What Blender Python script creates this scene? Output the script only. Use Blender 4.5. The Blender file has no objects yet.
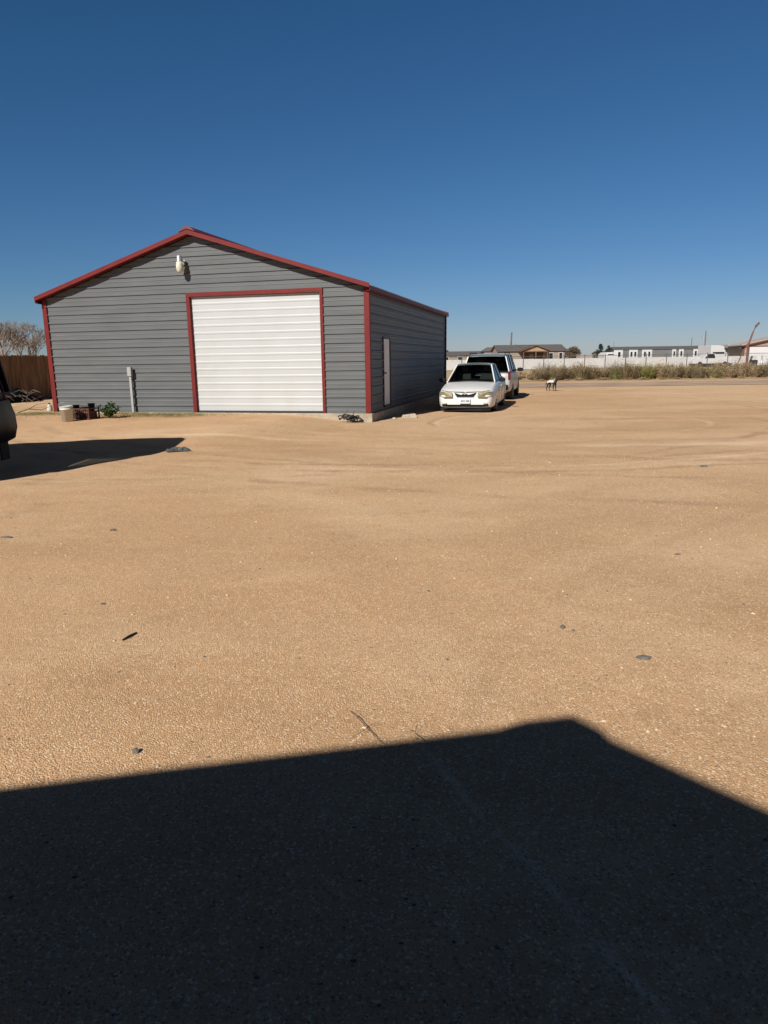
import bpy, math, random
import numpy as np
from mathutils import Vector, Matrix, noise
random.seed(7)
R = math.radians
scene = bpy.context.scene
col = scene.collection
YAW = R(14.592)                       # the garage (and everything squared up with it)
EX = Vector((math.cos(YAW), -math.sin(YAW), 0)); EY = Vector((math.sin(YAW), math.cos(YAW), 0))
GC = Vector((-.331, 18.10, 0))
SLAB = .22
def GW(gx, gy, z=0):                  # garage coordinates -> world
    return GC + EX*gx + EY*gy + Vector((0, 0, z))
def sm(t):
    t = max(0., min(1., t)); return t*t*(3-2*t)
def gz(x, y):                         # ground height (the yard rises a little towards the garage front)
    d = Vector((x, y, 0)) - GC
    gx, gy = d.dot(EX), d.dot(EY)
    a = sm((-gx-.15)/2.2)*sm((gy+7)/5.5)
    b = .19*a
    if gy > 12: b *= 1-sm((gy-12)/20)
    return b

# ------------------------------------------------------------------ materials
def mat(name, color, rough=.6, metal=0, spec=.5, coat=0, bump=0, bscale=20, var=0, vscale=3, dirt=None, dscale=2.5, dlo=.5, dhi=.7, stretch=None, var2=None):
    m = bpy.data.materials.new(name); m.use_nodes = True
    nt = m.node_tree; b = nt.nodes['Principled BSDF']
    b.inputs['Roughness'].default_value = rough; b.inputs['Metallic'].default_value = metal
    b.inputs['Specular IOR Level'].default_value = spec; b.inputs['Coat Weight'].default_value = coat
    b.inputs['Base Color'].default_value = (*color, 1)
    tc = nt.nodes.new('ShaderNodeTexCoord'); co = tc.outputs['Object']
    if stretch:
        mp = nt.nodes.new('ShaderNodeMapping'); mp.inputs['Scale'].default_value = stretch
        nt.links.new(co, mp.inputs['Vector']); co = mp.outputs['Vector']
    out = None
    if var:
        n = nt.nodes.new('ShaderNodeTexNoise'); n.inputs['Scale'].default_value = vscale; n.inputs['Detail'].default_value = 6
        nt.links.new(co, n.inputs['Vector'])
        mx = nt.nodes.new('ShaderNodeMix'); mx.data_type = 'RGBA'
        rp = nt.nodes.new('ShaderNodeMapRange'); rp.inputs[1].default_value = .3; rp.inputs[2].default_value = .7
        nt.links.new(n.outputs['Fac'], rp.inputs[0]); nt.links.new(rp.outputs[0], mx.inputs['Factor'])
        c2 = var2 if var2 else tuple(c*(1+var) for c in color)
        mx.inputs['A'].default_value = (*[c*(1-var) for c in color], 1); mx.inputs['B'].default_value = (*c2, 1)
        out = mx.outputs['Result']
        nt.links.new(out, b.inputs['Base Color'])
    if dirt:
        n = nt.nodes.new('ShaderNodeTexNoise'); n.inputs['Scale'].default_value = dscale; n.inputs['Detail'].default_value = 8; n.inputs['Roughness'].default_value = .65
        nt.links.new(co, n.inputs['Vector'])
        rp = nt.nodes.new('ShaderNodeMapRange'); rp.inputs[1].default_value = dlo; rp.inputs[2].default_value = dhi
        nt.links.new(n.outputs['Fac'], rp.inputs[0])
        mx = nt.nodes.new('ShaderNodeMix'); mx.data_type = 'RGBA'
        nt.links.new(rp.outputs[0], mx.inputs['Factor'])
        if out: nt.links.new(out, mx.inputs['A'])
        else: mx.inputs['A'].default_value = (*color, 1)
        mx.inputs['B'].default_value = (*dirt, 1)
        nt.links.new(mx.outputs['Result'], b.inputs['Base Color'])
    if bump:
        n = nt.nodes.new('ShaderNodeTexNoise'); n.inputs['Scale'].default_value = bscale; n.inputs['Detail'].default_value = 8
        nt.links.new(co, n.inputs['Vector'])
        bp = nt.nodes.new('ShaderNodeBump'); bp.inputs['Strength'].default_value = 1; bp.inputs['Distance'].default_value = bump
        nt.links.new(n.outputs['Fac'], bp.inputs['Height']); nt.links.new(bp.outputs['Normal'], b.inputs['Normal'])
    return m

M = {}
M['siding'] = mat('grey_siding', (.098, .105, .107), .5, 0, .4, var=.1, vscale=.9, stretch=(1, 1, 5), dirt=(.15, .135, .11), dscale=1.3, dlo=.58, dhi=.85)
M['trim'] = mat('red_trim', (.135, .013, .011), .5, spec=.25, var=.12, vscale=3, bump=.001)
M['roofred'] = mat('red_roof', (.13, .025, .022), .45, var=.15, vscale=2)
M['rolldoor'] = mat('white_door', (.415, .43, .425), .45, var=.03, vscale=1.5, dirt=(.385, .385, .37), dscale=1.2, dlo=.55, dhi=.85)
M['whitedoor'] = mat('white_paint', (.75, .75, .74), .5, var=.05)
M['slab'] = mat('concrete', (.32, .27, .2), .9, bump=.01, bscale=14, var=.25, vscale=5)
M['darktrim'] = mat('dark_trim', (.03, .03, .032), .5)
M['galv'] = mat('galvanised', (.42, .43, .43), .45, .5, var=.2, vscale=8)
M['plasticgrey'] = mat('grey_plastic', (.30, .31, .30), .6, var=.1, vscale=6)
M['lampglass'] = mat('lamp_plastic', (.6, .57, .45), .35, var=.08, vscale=8)
M['wood'] = mat('brown_boards', (.17, .09, .042), .85, bump=.004, bscale=30, var=.4, vscale=3, stretch=(3, 3, .35), var2=(.32, .18, .085))
M['wpaint'] = mat('car_white', (.64, .64, .63), .3, 0, .5, coat=.35, dirt=(.50, .45, .38), dscale=4, dlo=.55, dhi=.95)
M['silver'] = mat('car_silver', (.46, .46, .46), .35, .1, .5, coat=.15, dirt=(.5, .44, .36), dscale=3, dlo=.5, dhi=.95)
M['bpaint'] = mat('car_black', (.004, .004, .006), .4, 0, .1, coat=.0, dirt=(.02, .017, .014), dscale=6, dlo=.55, dhi=.95)
M['dredlens'] = mat('dark_red_lens', (.09, .012, .012), .35)
M['cglass'] = mat('car_glass', (.008, .010, .012), .06, 0, .5)
M['black'] = mat('black_plastic', (.009, .009, .010), .7, spec=.2)
M['tyre'] = mat('tyre_rubber', (.018, .017, .016), .85, dirt=(.09, .07, .05), dscale=9)
M['rim'] = mat('rim_alloy', (.35, .35, .35), .4, .7)
M['lens'] = mat('yellowed_lens', (.27, .245, .15), .25, 0, .5, coat=.4, var=.2, vscale=12)
M['redlens'] = mat('red_lens', (.17, .018, .015), .2, coat=.6)
M['chrome'] = mat('chrome', (.6, .6, .6), .15, 1)
M['plate'] = mat('plate', (.6, .63, .65), .5)
M['marks'] = mat('plate_marks', (.05, .07, .12), .6)
M['bucket'] = mat('bucket_plastic', (.5, .48, .42), .5, var=.06, vscale=5, dirt=(.4, .33, .24), dscale=5, dlo=.55, dhi=.8)
M['rust'] = mat('rusty_metal', (.085, .034, .022), .85, var=.4, vscale=12, bump=.003)
M['leaf'] = mat('weed_leaf', (.045, .085, .02), .6, var=.35, vscale=10)
M['straw'] = mat('dry_straw', (.30, .23, .11), .8, var=.3, vscale=6)
M['strawgreen'] = mat('dry_green_grass', (.16, .16, .055), .8, var=.35, vscale=6)
M['brush1'] = mat('brush_brown', (.27, .19, .11), .85, var=.35, vscale=2)
M['brush2'] = mat('brush_olive', (.14, .135, .055), .8, var=.35, vscale=2)
M['brush3'] = mat('brush_green', (.27, .27, .07), .8, var=.3, vscale=2)
M['brush4'] = mat('brush_tan', (.42, .31, .18), .85, var=.3, vscale=2)
M['bark'] = mat('bark', (.10, .08, .06), .9, var=.3, vscale=5)
M['palebark'] = mat('pale_twigs', (.24, .20, .165), .9, var=.25, vscale=3)
M['treedark'] = mat('evergreen', (.022, .032, .02), .8, var=.4, vscale=1)
M['treebrown'] = mat('brown_foliage', (.10, .078, .05), .8, var=.4, vscale=1)
M['fwhite'] = mat('fence_white', (.46, .46, .45), .6, var=.07, vscale=.8, dirt=(.5, .45, .38), dscale=.6, dlo=.5, dhi=.8)
M['fpost'] = mat('fence_post', (.09, .075, .065), .7)
M['beige'] = mat('house_beige', (.25, .205, .165), .7, var=.1, vscale=.6)
M['brownroof'] = mat('roof_shingle', (.10, .09, .085), .8, var=.15, vscale=1)
M['brownwood'] = mat('porch_wood', (.12, .06, .035), .8, var=.2)
M['porchpale'] = mat('gable_pale', (.32, .22, .14), .8, var=.1)
M['mobile'] = mat('mobile_grey', (.13, .135, .14), .6, var=.1, vscale=.7)
M['mobileroof'] = mat('mobile_roof', (.10, .10, .10), .6, var=.1)
M['hwhite'] = mat('house_white', (.50, .50, .50), .6, var=.04, vscale=1)
M['tanmetal'] = mat('tan_metal', (.27, .21, .16), .6, var=.08, vscale=.8, stretch=(6, 6, .5))
M['tanroof'] = mat('pale_roof', (.45, .36, .29), .5, var=.08, vscale=.5)
M['browntrim'] = mat('brown_trim', (.10, .035, .025), .6)
M['redsteel'] = mat('red_steel', (.14, .05, .04), .7, var=.2, vscale=3)
M['pole'] = mat('pole_wood', (.13, .10, .085), .9, var=.2)
M['stone'] = mat('grey_stone', (.11, .105, .09), .9, var=.3, vscale=20, bump=.002, bscale=60)
M['rag'] = mat('rag_grey', (.07, .075, .07), .9, var=.6, vscale=10, bump=.01)
M['hose'] = mat('black_hose', (.012, .012, .012), .7)
M['shade_heap'] = mat('heap_shade_black', (.006, .006, .007), .95, spec=.1)  # black covers dark stuff and the deep shadow at the fence foot
M['twig'] = mat('twig', (.045, .03, .02), .9, var=.3, vscale=30)
M['rubble'] = mat('rubble_concrete', (.42, .37, .29), .9, var=.2, vscale=8, bump=.01)
M['furw'] = mat('fur_white', (.6, .57, .52), .9, var=.1, vscale=20, bump=.004, bscale=60)
M['furb'] = mat('fur_black', (.015, .013, .012), .8, var=.2, vscale=20)
M['housewall'] = mat('near_house_wall', (.30, .27, .23), .8, var=.1, bump=.003)
M['road'] = mat('dusty_asphalt', (.36, .26, .175), .9, bump=.01, bscale=8, var=.25, vscale=.5)
M['pebble'] = mat('pebble', (.42, .28, .165), .9, var=.3, vscale=60, var2=(.70, .55, .38))

def car_glass():
    m = bpy.data.materials.new('car_window'); m.use_nodes = True; nt = m.node_tree; N = nt.nodes; L = nt.links
    N.remove(N['Principled BSDF']); tr = N.new('ShaderNodeBsdfTransparent'); tr.inputs[0].default_value = (.30, .34, .33, 1)
    gl = N.new('ShaderNodeBsdfGlossy'); gl.inputs['Roughness'].default_value = .04; fr = N.new('ShaderNodeFresnel'); fr.inputs[0].default_value = 1.38
    mx = N.new('ShaderNodeMixShader'); L.new(fr.outputs[0], mx.inputs[0]); L.new(tr.outputs[0], mx.inputs[1]); L.new(gl.outputs[0], mx.inputs[2])
    L.new(mx.outputs[0], N['Material Output'].inputs[0]); return m
M['carglass'] = car_glass()
M['seat'] = mat('seat_cloth', (.16, .15, .14), .9)
M['cabin'] = mat('cabin_plastic', (.045, .043, .042), .8)
def ground_mat():
    m = bpy.data.materials.new('sandy_ground'); m.use_nodes = True
    nt = m.node_tree; N = nt.nodes; L = nt.links
    b = N['Principled BSDF']; b.inputs['Roughness'].default_value = .95; b.inputs['Specular IOR Level'].default_value = .15
    tc = N.new('ShaderNodeTexCoord'); co = tc.outputs['Object']
    def noi(scale, detail=6, rough=.6, vec=None, dist=0):
        n = N.new('ShaderNodeTexNoise'); n.inputs['Scale'].default_value = scale; n.inputs['Detail'].default_value = detail
        n.inputs['Roughness'].default_value = rough; n.inputs['Distortion'].default_value = dist
        L.new(vec or co, n.inputs['Vector']); return n.outputs['Fac']
    def rng(f, a, c, lo=0, hi=1):
        r = N.new('ShaderNodeMapRange'); r.inputs[1].default_value = a; r.inputs[2].default_value = c; r.inputs[3].default_value = lo; r.inputs[4].default_value = hi
        L.new(f, r.inputs[0]); return r.outputs[0]
    def mix(f, A, B, blend='MIX'):
        x = N.new('ShaderNodeMix'); x.data_type = 'RGBA'; x.blend_type = blend
        if isinstance(f, float): x.inputs['Factor'].default_value = f
        else: L.new(f, x.inputs['Factor'])
        for k, v in (('A', A), ('B', B)):
            if isinstance(v, tuple): x.inputs[k].default_value = (*v, 1)
            else: L.new(v, x.inputs[k])
        return x.outputs['Result']
    def math_(op, a, c):
        x = N.new('ShaderNodeMath'); x.operation = op
        for i, v in enumerate((a, c)):
            if isinstance(v, (int, float)): x.inputs[i].default_value = v
            else: L.new(v, x.inputs[i])
        return x.outputs[0]
    mp = N.new('ShaderNodeMapping'); mp.inputs['Rotation'].default_value = (0, 0, R(24)); mp.inputs['Scale'].default_value = (.55, 1.15, 1)
    L.new(co, mp.inputs['Vector']); strk = mp.outputs['Vector']
    c = mix(rng(noi(.25, 8, .6), .35, .65), (.55, .333, .175), (.645, .412, .236))
    c = mix(rng(noi(.33, 8, .62, strk, .8), .47, .66, 0, .8), c, (.74, .535, .335))       # pale driven-over streaks
    c = mix(rng(noi(.22, 8, .62, strk, 1.2), .47, .64, 0, .75), c, (.43, .255, .13))       # darker damp streaks
    c = mix(rng(noi(6, 6, .7), .45, .75, 0, .35), c, (.46, .29, .15))
    c = mix(rng(noi(.09, 5, .55), .46, .62, 0, .55), c, (.68, .485, .30))                # paler worn areas
    c = mix(rng(noi(1.1, 7, .68), .58, .70, 0, .6), c, (.40, .245, .13))                 # small dark scuffs
    def line(ax, ay, bx, by, wd, amp, colr):
        l = math.hypot(bx-ax, by-ay); nx_, ny_ = -(by-ay)/l, (bx-ax)/l
        vm = N.new('ShaderNodeVectorMath'); vm.operation = 'DOT_PRODUCT'; L.new(co, vm.inputs[0]); vm.inputs[1].default_value = (nx_, ny_, 0)
        d = math_('SUBTRACT', vm.outputs['Value'], ax*nx_+ay*ny_)
        d = math_('ADD', d, math_('MULTIPLY', math_('SUBTRACT', noi(2.0 if wd < .1 else .5, 5, .6), .5), wd*3))
        d = math_('ABSOLUTE', d, 0)
        m_ = math_('MULTIPLY', rng(d, wd, wd*.2, 0, 1), rng(noi(3 if wd < .1 else .6, 5, .7), .38, .6, 0, amp))
        vm2 = N.new('ShaderNodeVectorMath'); vm2.operation = 'DOT_PRODUCT'; L.new(co, vm2.inputs[0]); vm2.inputs[1].default_value = ((bx-ax)/l, (by-ay)/l, 0)
        t = math_('SUBTRACT', vm2.outputs['Value'], ax*(bx-ax)/l+ay*(by-ay)/l)
        m_ = math_('MULTIPLY', m_, math_('MULTIPLY', rng(t, 0, l*.15), rng(t, l, l*.85)))
        return mix(m_, c, colr)
    c = line(.12, 2.66, .80, 1.1, .028, .6, (.95, .78, .58))                             # pale scraped track in the shade
    c = line(-5.5, 14.9, 0.5, 13.6, .22, .8, (.84, .66, .47))                            # pale band in front of the garage
    c = line(-3, 12.8, 14, 8.3, .30, .7, (.40, .24, .125)); c = line(1, 16.5, 16, 11.5, .35, .7, (.42, .25, .13))
    c = line(2, 12.5, 14, 12.8, .30, .8, (.80, .60, .40)); c = line(3, 18.2, 16, 17, .5, .8, (.40, .24, .13))
    def arc(cx, cy, r_, wd, amp, colr, sc=.5):
        vm = N.new('ShaderNodeVectorMath'); vm.operation = 'DISTANCE'; L.new(co, vm.inputs[0]); vm.inputs[1].default_value = (cx, cy, 0)
        d = math_('SUBTRACT', vm.outputs['Value'], r_)
        d = math_('ADD', d, math_('MULTIPLY', math_('SUBTRACT', noi(sc, 5, .6), .5), wd*4))
        d = math_('ABSOLUTE', d, 0)
        return mix(math_('MULTIPLY', rng(d, wd, wd*.3, 0, 1), rng(noi(.45, 5, .7), .42, .58, 0, amp)), c, colr)
    for (cx, cy, r_, wd, amp, colr) in ((5.2, 17.2, 2.6, .10, .6, (.76, .56, .36)), (5.2, 17.2, 4.0, .12, .8, (.40, .24, .13)), (5.6, 16.8, 4.3, .10, .8, (.78, .58, .38)),
                                (1, 22, 11.5, .14, .9, (.38, .23, .125)), (1, 22, 11.9, .10, .8, (.78, .58, .38)), (2, 23, 13.3, .14, .9, (.39, .235, .13)),
                                (9, -1, 9.5, .12, .35, (.40, .24, .13)), (10, 32, 25.5, .16, .8, (.42, .26, .145)), (10, 32, 23.8, .16, .7, (.42, .26, .145)), (-3, 24, 14.5, .13, .7, (.40, .245, .135))):
        c = arc(cx, cy, r_, wd, amp, colr)
    # grains
    v = N.new('ShaderNodeTexVoronoi'); v.inputs['Scale'].default_value = 135; L.new(co, v.inputs['Vector'])
    sep = N.new('ShaderNodeSeparateColor'); L.new(v.outputs['Color'], sep.inputs[0])
    c = mix(rng(sep.outputs[0], .82, .95, 0, .8), c, (.86, .69, .50))
    c = mix(rng(sep.outputs[1], .82, .95, 0, .75), c, (.28, .17, .09))
    c = mix(rng(noi(260, 3, .7), .35, .7, 0, .45), c, (.38, .24, .125))
    L.new(c, b.inputs['Base Color'])
    h1 = rng(v.outputs['Distance'], 0, .7, 1, 0)
    h = math_('MULTIPLY', h1, .0045)
    h = math_('ADD', h, math_('MULTIPLY', noi(22, 8, .7), .0028))
    h = math_('ADD', h, math_('MULTIPLY', noi(3, 6, .6), .018))
    h = math_('ADD', h, math_('MULTIPLY', noi(140, 4, .7), .003))
    bp = N.new('ShaderNodeBump'); bp.inputs['Strength'].default_value = .8; bp.inputs['Distance'].default_value = 1
    L.new(h, bp.inputs['Height']); L.new(bp.outputs['Normal'], b.inputs['Normal'])
    return m
M['ground'] = ground_mat()

# ------------------------------------------------------------------ mesh builder
def tag(o, label=None, cat=None, group=None, kind=None):
    if label: o['label'] = label
    if cat: o['category'] = cat
    if group: o['group'] = group
    if kind: o['kind'] = kind
    return o
def empty(name, loc, rz=0):
    o = bpy.data.objects.new(name, None); o.empty_display_size = .2; col.objects.link(o)
    o.location = loc; o.rotation_euler = (0, 0, rz); return o
class MB:
    def __init__(s): s.v = []; s.f = []; s.T = None
    def add(s, vs, fs):
        n = len(s.v)
        for p in vs: s.v.append(tuple(p))
        for f in fs: s.f.append(tuple(i+n for i in f))
        return s
    def box(s, x0, x1, y0, y1, z0, z1):
        return s.add([(x0,y0,z0),(x1,y0,z0),(x1,y1,z0),(x0,y1,z0),(x0,y0,z1),(x1,y0,z1),(x1,y1,z1),(x0,y1,z1)],
              [(0,3,2,1),(4,5,6,7),(0,1,5,4),(1,2,6,5),(2,3,7,6),(3,0,4,7)])
    def bar(s, a, b, w, h=None, up=(0,0,1)):
        h = h or w; a = Vector(a); b = Vector(b); d = (b-a).normalized(); u = Vector(up)
        if abs(d.dot(u)) > .98: u = Vector((0,1,0))
        r = d.cross(u).normalized(); u = r.cross(d)
        vs = []
        for p in (a, b):
            for i, j in ((-1,-1),(1,-1),(1,1),(-1,1)): vs.append(p + r*(i*w/2) + u*(j*h/2))
        return s.add(vs, [(0,3,2,1),(4,5,6,7),(0,1,5,4),(1,2,6,5),(2,3,7,6),(3,0,4,7)])
    def tube(s, pts, rad, n=8, cap=True):
        pts = [Vector(p) for p in pts]; rr = rad if isinstance(rad, (list, tuple)) else [rad]*len(pts)
        vs = []; fs = []
        for i, p in enumerate(pts):
            d = (pts[min(i+1, len(pts)-1)] - pts[max(i-1, 0)]).normalized()
            u = Vector((0,0,1)) if abs(d.z) < .95 else Vector((1,0,0))
            a = d.cross(u).normalized(); b = d.cross(a)
            for k in range(n):
                t = 2*math.pi*k/n; vs.append(p + (a*math.cos(t) + b*math.sin(t))*rr[i])
        for i in range(len(pts)-1):
            for k in range(n):
                fs.append((i*n+k, i*n+(k+1)%n, (i+1)*n+(k+1)%n, (i+1)*n+k))
        if cap: fs.append(tuple(range(n-1,-1,-1))); fs.append(tuple((len(pts)-1)*n+k for k in range(n)))
        return s.add(vs, fs)
    def lathe(s, prof, n=24, c=(0,0,0), axis='z'):
        vs = []; fs = []
        for r, h in prof:
            for k in range(n):
                t = 2*math.pi*k/n; a, b = r*math.cos(t), r*math.sin(t)
                vs.append((c[0]+a, c[1]+b, c[2]+h) if axis == 'z' else (c[0]+h, c[1]+a, c[2]+b) if axis == 'x' else (c[0]+b, c[1]+h, c[2]+a))
        for i in range(len(prof)-1):
            for k in range(n): fs.append((i*n+k, i*n+(k+1)%n, (i+1)*n+(k+1)%n, (i+1)*n+k))
        fs.append(tuple(range(n-1,-1,-1))); fs.append(tuple((len(prof)-1)*n+k for k in range(n)))
        return s.add(vs, fs)
    def loft(s, secs):
        n = len(secs[0]); vs = [p for q in secs for p in q]; fs = []
        for i in range(len(secs)-1):
            for k in range(n): fs.append((i*n+k, i*n+(k+1)%n, (i+1)*n+(k+1)%n, (i+1)*n+k))
        fs.append(tuple(range(n-1,-1,-1))); fs.append(tuple((len(secs)-1)*n+k for k in range(n)))
        return s.add(vs, fs)
    def prism(s, poly, ext):          # planar polygon (3D points) extruded by a vector
        poly = [Vector(p) for p in poly]; e = Vector(ext); n = len(poly)
        return s.add(poly + [p+e for p in poly], [tuple(range(n-1,-1,-1)), tuple(range(n, 2*n))] + [(i, (i+1)%n, n+(i+1)%n, n+i) for i in range(n)])
    def blob(s, c, r, jit=.2, seed=0, sub=0):
        import random as rd
        g = rd.Random(seed); t = (1+5**.5)/2
        vs = [(-1,t,0),(1,t,0),(-1,-t,0),(1,-t,0),(0,-1,t),(0,1,t),(0,-1,-t),(0,1,-t),(t,0,-1),(t,0,1),(-t,0,-1),(-t,0,1)]
        fs = [(0,11,5),(0,5,1),(0,1,7),(0,7,10),(0,10,11),(1,5,9),(5,11,4),(11,10,2),(10,7,6),(7,1,8),(3,9,4),(3,4,2),(3,2,6),(3,6,8),(3,8,9),(4,9,5),(2,4,11),(6,2,10),(8,6,7),(9,8,1)]
        rr = r if isinstance(r, (tuple, list)) else (r, r, r)
        out = []
        for p in vs:
            k = 1/1.9*(1+g.uniform(-jit, jit)); out.append((c[0]+p[0]*k*rr[0], c[1]+p[1]*k*rr[1], c[2]+p[2]*k*rr[2]))
        return s.add(out, fs)
    def build(s, name, m, parent=None, smooth=False, loc=None, rz=0, subsurf=0, bevel=0):
        me = bpy.data.meshes.new(name); me.from_pydata(s.v, [], s.f); me.update()
        me.materials.append(m)
        if smooth: me.polygons.foreach_set('use_smooth', [True]*len(me.polygons))
        o = bpy.data.objects.new(name, me); col.objects.link(o)
        if parent: o.parent = parent
        if loc is not None: o.location = loc
        o.rotation_euler = (0, 0, rz)
        if bevel:
            b = o.modifiers.new('b', 'BEVEL'); b.width = bevel; b.segments = 2; b.limit_method = 'ANGLE'
        if subsurf:
            b = o.modifiers.new('s', 'SUBSURF'); b.levels = subsurf; b.render_levels = subsurf
        return o

# ------------------------------------------------------------------ ground
def axis(lo, hi, f0, f1, step, grow=1.13):
    a = list(np.arange(f0, f1+1e-6, step)); d = step
    x = a[-1]
    while x < hi: d = min(d*grow, 400); x += d; a.append(x)
    d = step; x = a[0]; pre = []
    while x > lo: d = min(d*grow, 400); x -= d; pre.append(x)
    return pre[::-1] + a
xs = axis(-4000, 4000, -9, 9, .12); ys = axis(-1200, 5000, 1, 24, .12)
def micro(x, y):
    k = 1 if y < 32 else 0
    if not k or abs(x) > 40: return 0
    z = .009*(noise.noise(Vector((x*.35, y*.5, 3.1)))) + .010*noise.noise(Vector((x*1.3+9, y*1.5, 7)))
    # shallow wheel ruts sweeping across the yard
    for (ax, ay, bx, by, w) in ((-12, 9.5, 14, 12.8, .28), (-12, 11.3, 14, 14.6, .28), (-3, 14, 16, 6.2, .25), (-3, 15.9, 16, 8.0, .25), (.1, 2.6, 1.2, .9, .05)):
        dx, dy = bx-ax, by-ay; l = math.hypot(dx, dy)
        u = ((x-ax)*dx+(y-ay)*dy)/l
        if 0 < u < l:
            d = abs((x-ax)*dy-(y-ay)*dx)/l + .35*noise.noise(Vector((u*.25, ax, 0)))*(1 if w > .1 else .1)
            z += (-.007*math.exp(-(d/w)**2) + .004*math.exp(-((abs(d)-w*1.8)/(w*.7))**2))*min(1, u, l-u)
    return z
def edgefade(x, y):                   # keep the sand flush round the slab
    d = Vector((x, y, 0)) - GC
    gx, gy = d.dot(EX), d.dot(EY)
    return not (-9.7 < gx < .3 and -.3 < gy < 12)
vs = []
for y in ys:
    for x in xs:
        vs.append((x, y, gz(x, y) + (micro(x, y) if edgefade(x, y) else 0)))
nx = len(xs)
fs = [(j*nx+i, j*nx+i+1, (j+1)*nx+i+1, (j+1)*nx+i) for j in range(len(ys)-1) for i in range(nx-1)]
g = MB(); g.v = vs; g.f = fs
tag(g.build('ground', M['ground'], smooth=True), 'bare tan sandy yard with fine gravel and faint wheel tracks', kind='structure')
# road
rd = MB(); n = 120
for i in range(n+1):
    x = -300 + i*6
    for y in (37.3 + .25*noise.noise(Vector((x*.2, 0, 0))), 43.6 + .3*noise.noise(Vector((x*.2, 5, 0)))): rd.v.append((x, y, .012))
    if i: rd.f.append((2*i-2, 2*i, 2*i+1, 2*i-1))
road = rd.build('road', M['road']); tag(road, 'dusty grey brown road beyond the yard', kind='structure')
fm = mat('dry_field', (.46, .33, .19), .95, bump=.03, bscale=3, var=.3, vscale=.7, dirt=(.27, .21, .11), dscale=.35, dlo=.45, dhi=.65)
fd = MB(); fd.v = [(-300, 46.5, .014), (420, 46.5, .014), (420, 400, .014), (-300, 400, .014)]; fd.f = [(0,1,2,3)]
tag(fd.build('field', fm), 'dry grassy field beyond the road', kind='structure')

# scattered gravel: one object nobody could count
g = MB(); rg = random.Random(3)
for i in range(24000):
    y = 1.2 + 10*rg.random()**2.2; x = rg.uniform(-.62, .62)*(y+.6)
    r = rg.uniform(.0014, .0038)*(1+y*.05)
    if rg.random() < .015: r *= 2.3
    z = gz(x, y) + micro(x, y)
    g.blob((x, y, z+r*.2), (r*rg.uniform(.8, 1.4), r*rg.uniform(.8, 1.3), r*.7), .3, i)
tag(g.build('gravel', M['pebble']), 'fine pale gravel scattered over the sand', kind='stuff')

g = MB(); rg = random.Random(8)
for i in range(420):
    y = 1.2 + 14*rg.random()**1.5; x = rg.uniform(-.62, .62)*(y+.6)
    r = rg.uniform(.0025, .0065)*(1+y*.06)
    g.blob((x, y, gz(x, y)+micro(x, y)+r*.15), (r*rg.uniform(.8, 1.7), r*rg.uniform(.7, 1.2), r*.5), .35, i)
tag(g.build('dark_chips', M['stone']), 'tiny dark stone chips strewn over the sand', kind='stuff')
# ------------------------------------------------------------------ garage
W, LEN, HE, HP = 9.474, 11.67, SLAB+3.107, SLAB+4.568
SL = (HP-HE)/(W/2)
gar = empty('garage', GC, -YAW)
tag(gar, 'large grey metal garage with red trim and a white roll up door', 'garage')
PITCH = .2286
def offs(z):
    t = ((z-SLAB) % PITCH)/PITCH
    for a, b, oa, ob in ((0,.26,0,0),(.26,.32,0,.007),(.32,.38,.007,0),(.38,.60,0,0),(.60,.66,0,.0),(.66,.70,0,.0),(.70,.76,0,.028),(.76,.86,.028,.028),(.86,1.0,.028,0)):
        if a <= t < b or (b == 1.0 and t >= a): return oa + (ob-oa)*(t-a)/(b-a)
    return 0
def siding(P, s0, s1, z0, z1, holes, brk=()):
    lv = set([z0, z1]) | set(brk)
    k = 0
    while True:
        base = SLAB + k*PITCH
        if base > z1: break
        for t in (0, .26, .32, .38, .70, .76, .86):
            z = base + t*PITCH
            if z0 < z < z1: lv.add(z)
        k += 1
    for h in holes: lv.add(h[2]); lv.add(h[3])
    lv = sorted(lv); m = MB()
    for a, b in zip(lv, lv[1:]):
        if b-a < 1e-6: continue
        iv = [(s0(a), s1(a), s0(b), s1(b))]
        for h in holes:
            if h[2] <= a+1e-6 and b <= h[3]+1e-6:
                q = []
                for (p, r, p2, r2) in iv: q += [(p, h[0], p2, h[0]), (h[1], r, h[1], r2)]
                iv = q
        for (p, r, p2, r2) in iv:
            if r-p < 1e-5 and r2-p2 < 1e-5: continue
            oa, ob = offs(a+1e-7), offs(b-1e-7)
            m.add([P(p, a, oa), P(r, a, oa), P(r2, b, ob), P(p2, b, ob)], [(0,1,2,3)])
    return m
clipL = lambda z: -W + max(0, (z-HE)/SL); clipR = lambda z: -max(0, (z-HE)/SL)
DX0, DX1, DZ = -4.906, -1.254, SLAB+3.045
def wallmesh(m, name='wall'):
    return m.build(name, M['siding'], gar)
wallmesh(siding(lambda s, z, o: (s, -o, z), clipL, clipR, SLAB, HP-.01, [(DX0, DX1, SLAB, DZ)], (HE,)))
wallmesh(siding(lambda s, z, o: (s, LEN+o, z), clipL, clipR, SLAB, HP-.01, [], (HE,)))
SD = (1.40, 2.22, .30, 2.17)
wallmesh(siding(lambda s, z, o: (o, s, z), lambda z: 0, lambda z: LEN, SLAB, HE, [(SD[0], SD[1], SD[2], SD[3])]))
wallmesh(siding(lambda s, z, o: (-W-o, s, z), lambda z: 0, lambda z: LEN, SLAB, HE, []))
m = MB().box(-W-.07, .10, -.12, LEN+.06, -.35, SLAB-.003)
m.build('foundation', M['slab'], gar, bevel=.02)
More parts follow.
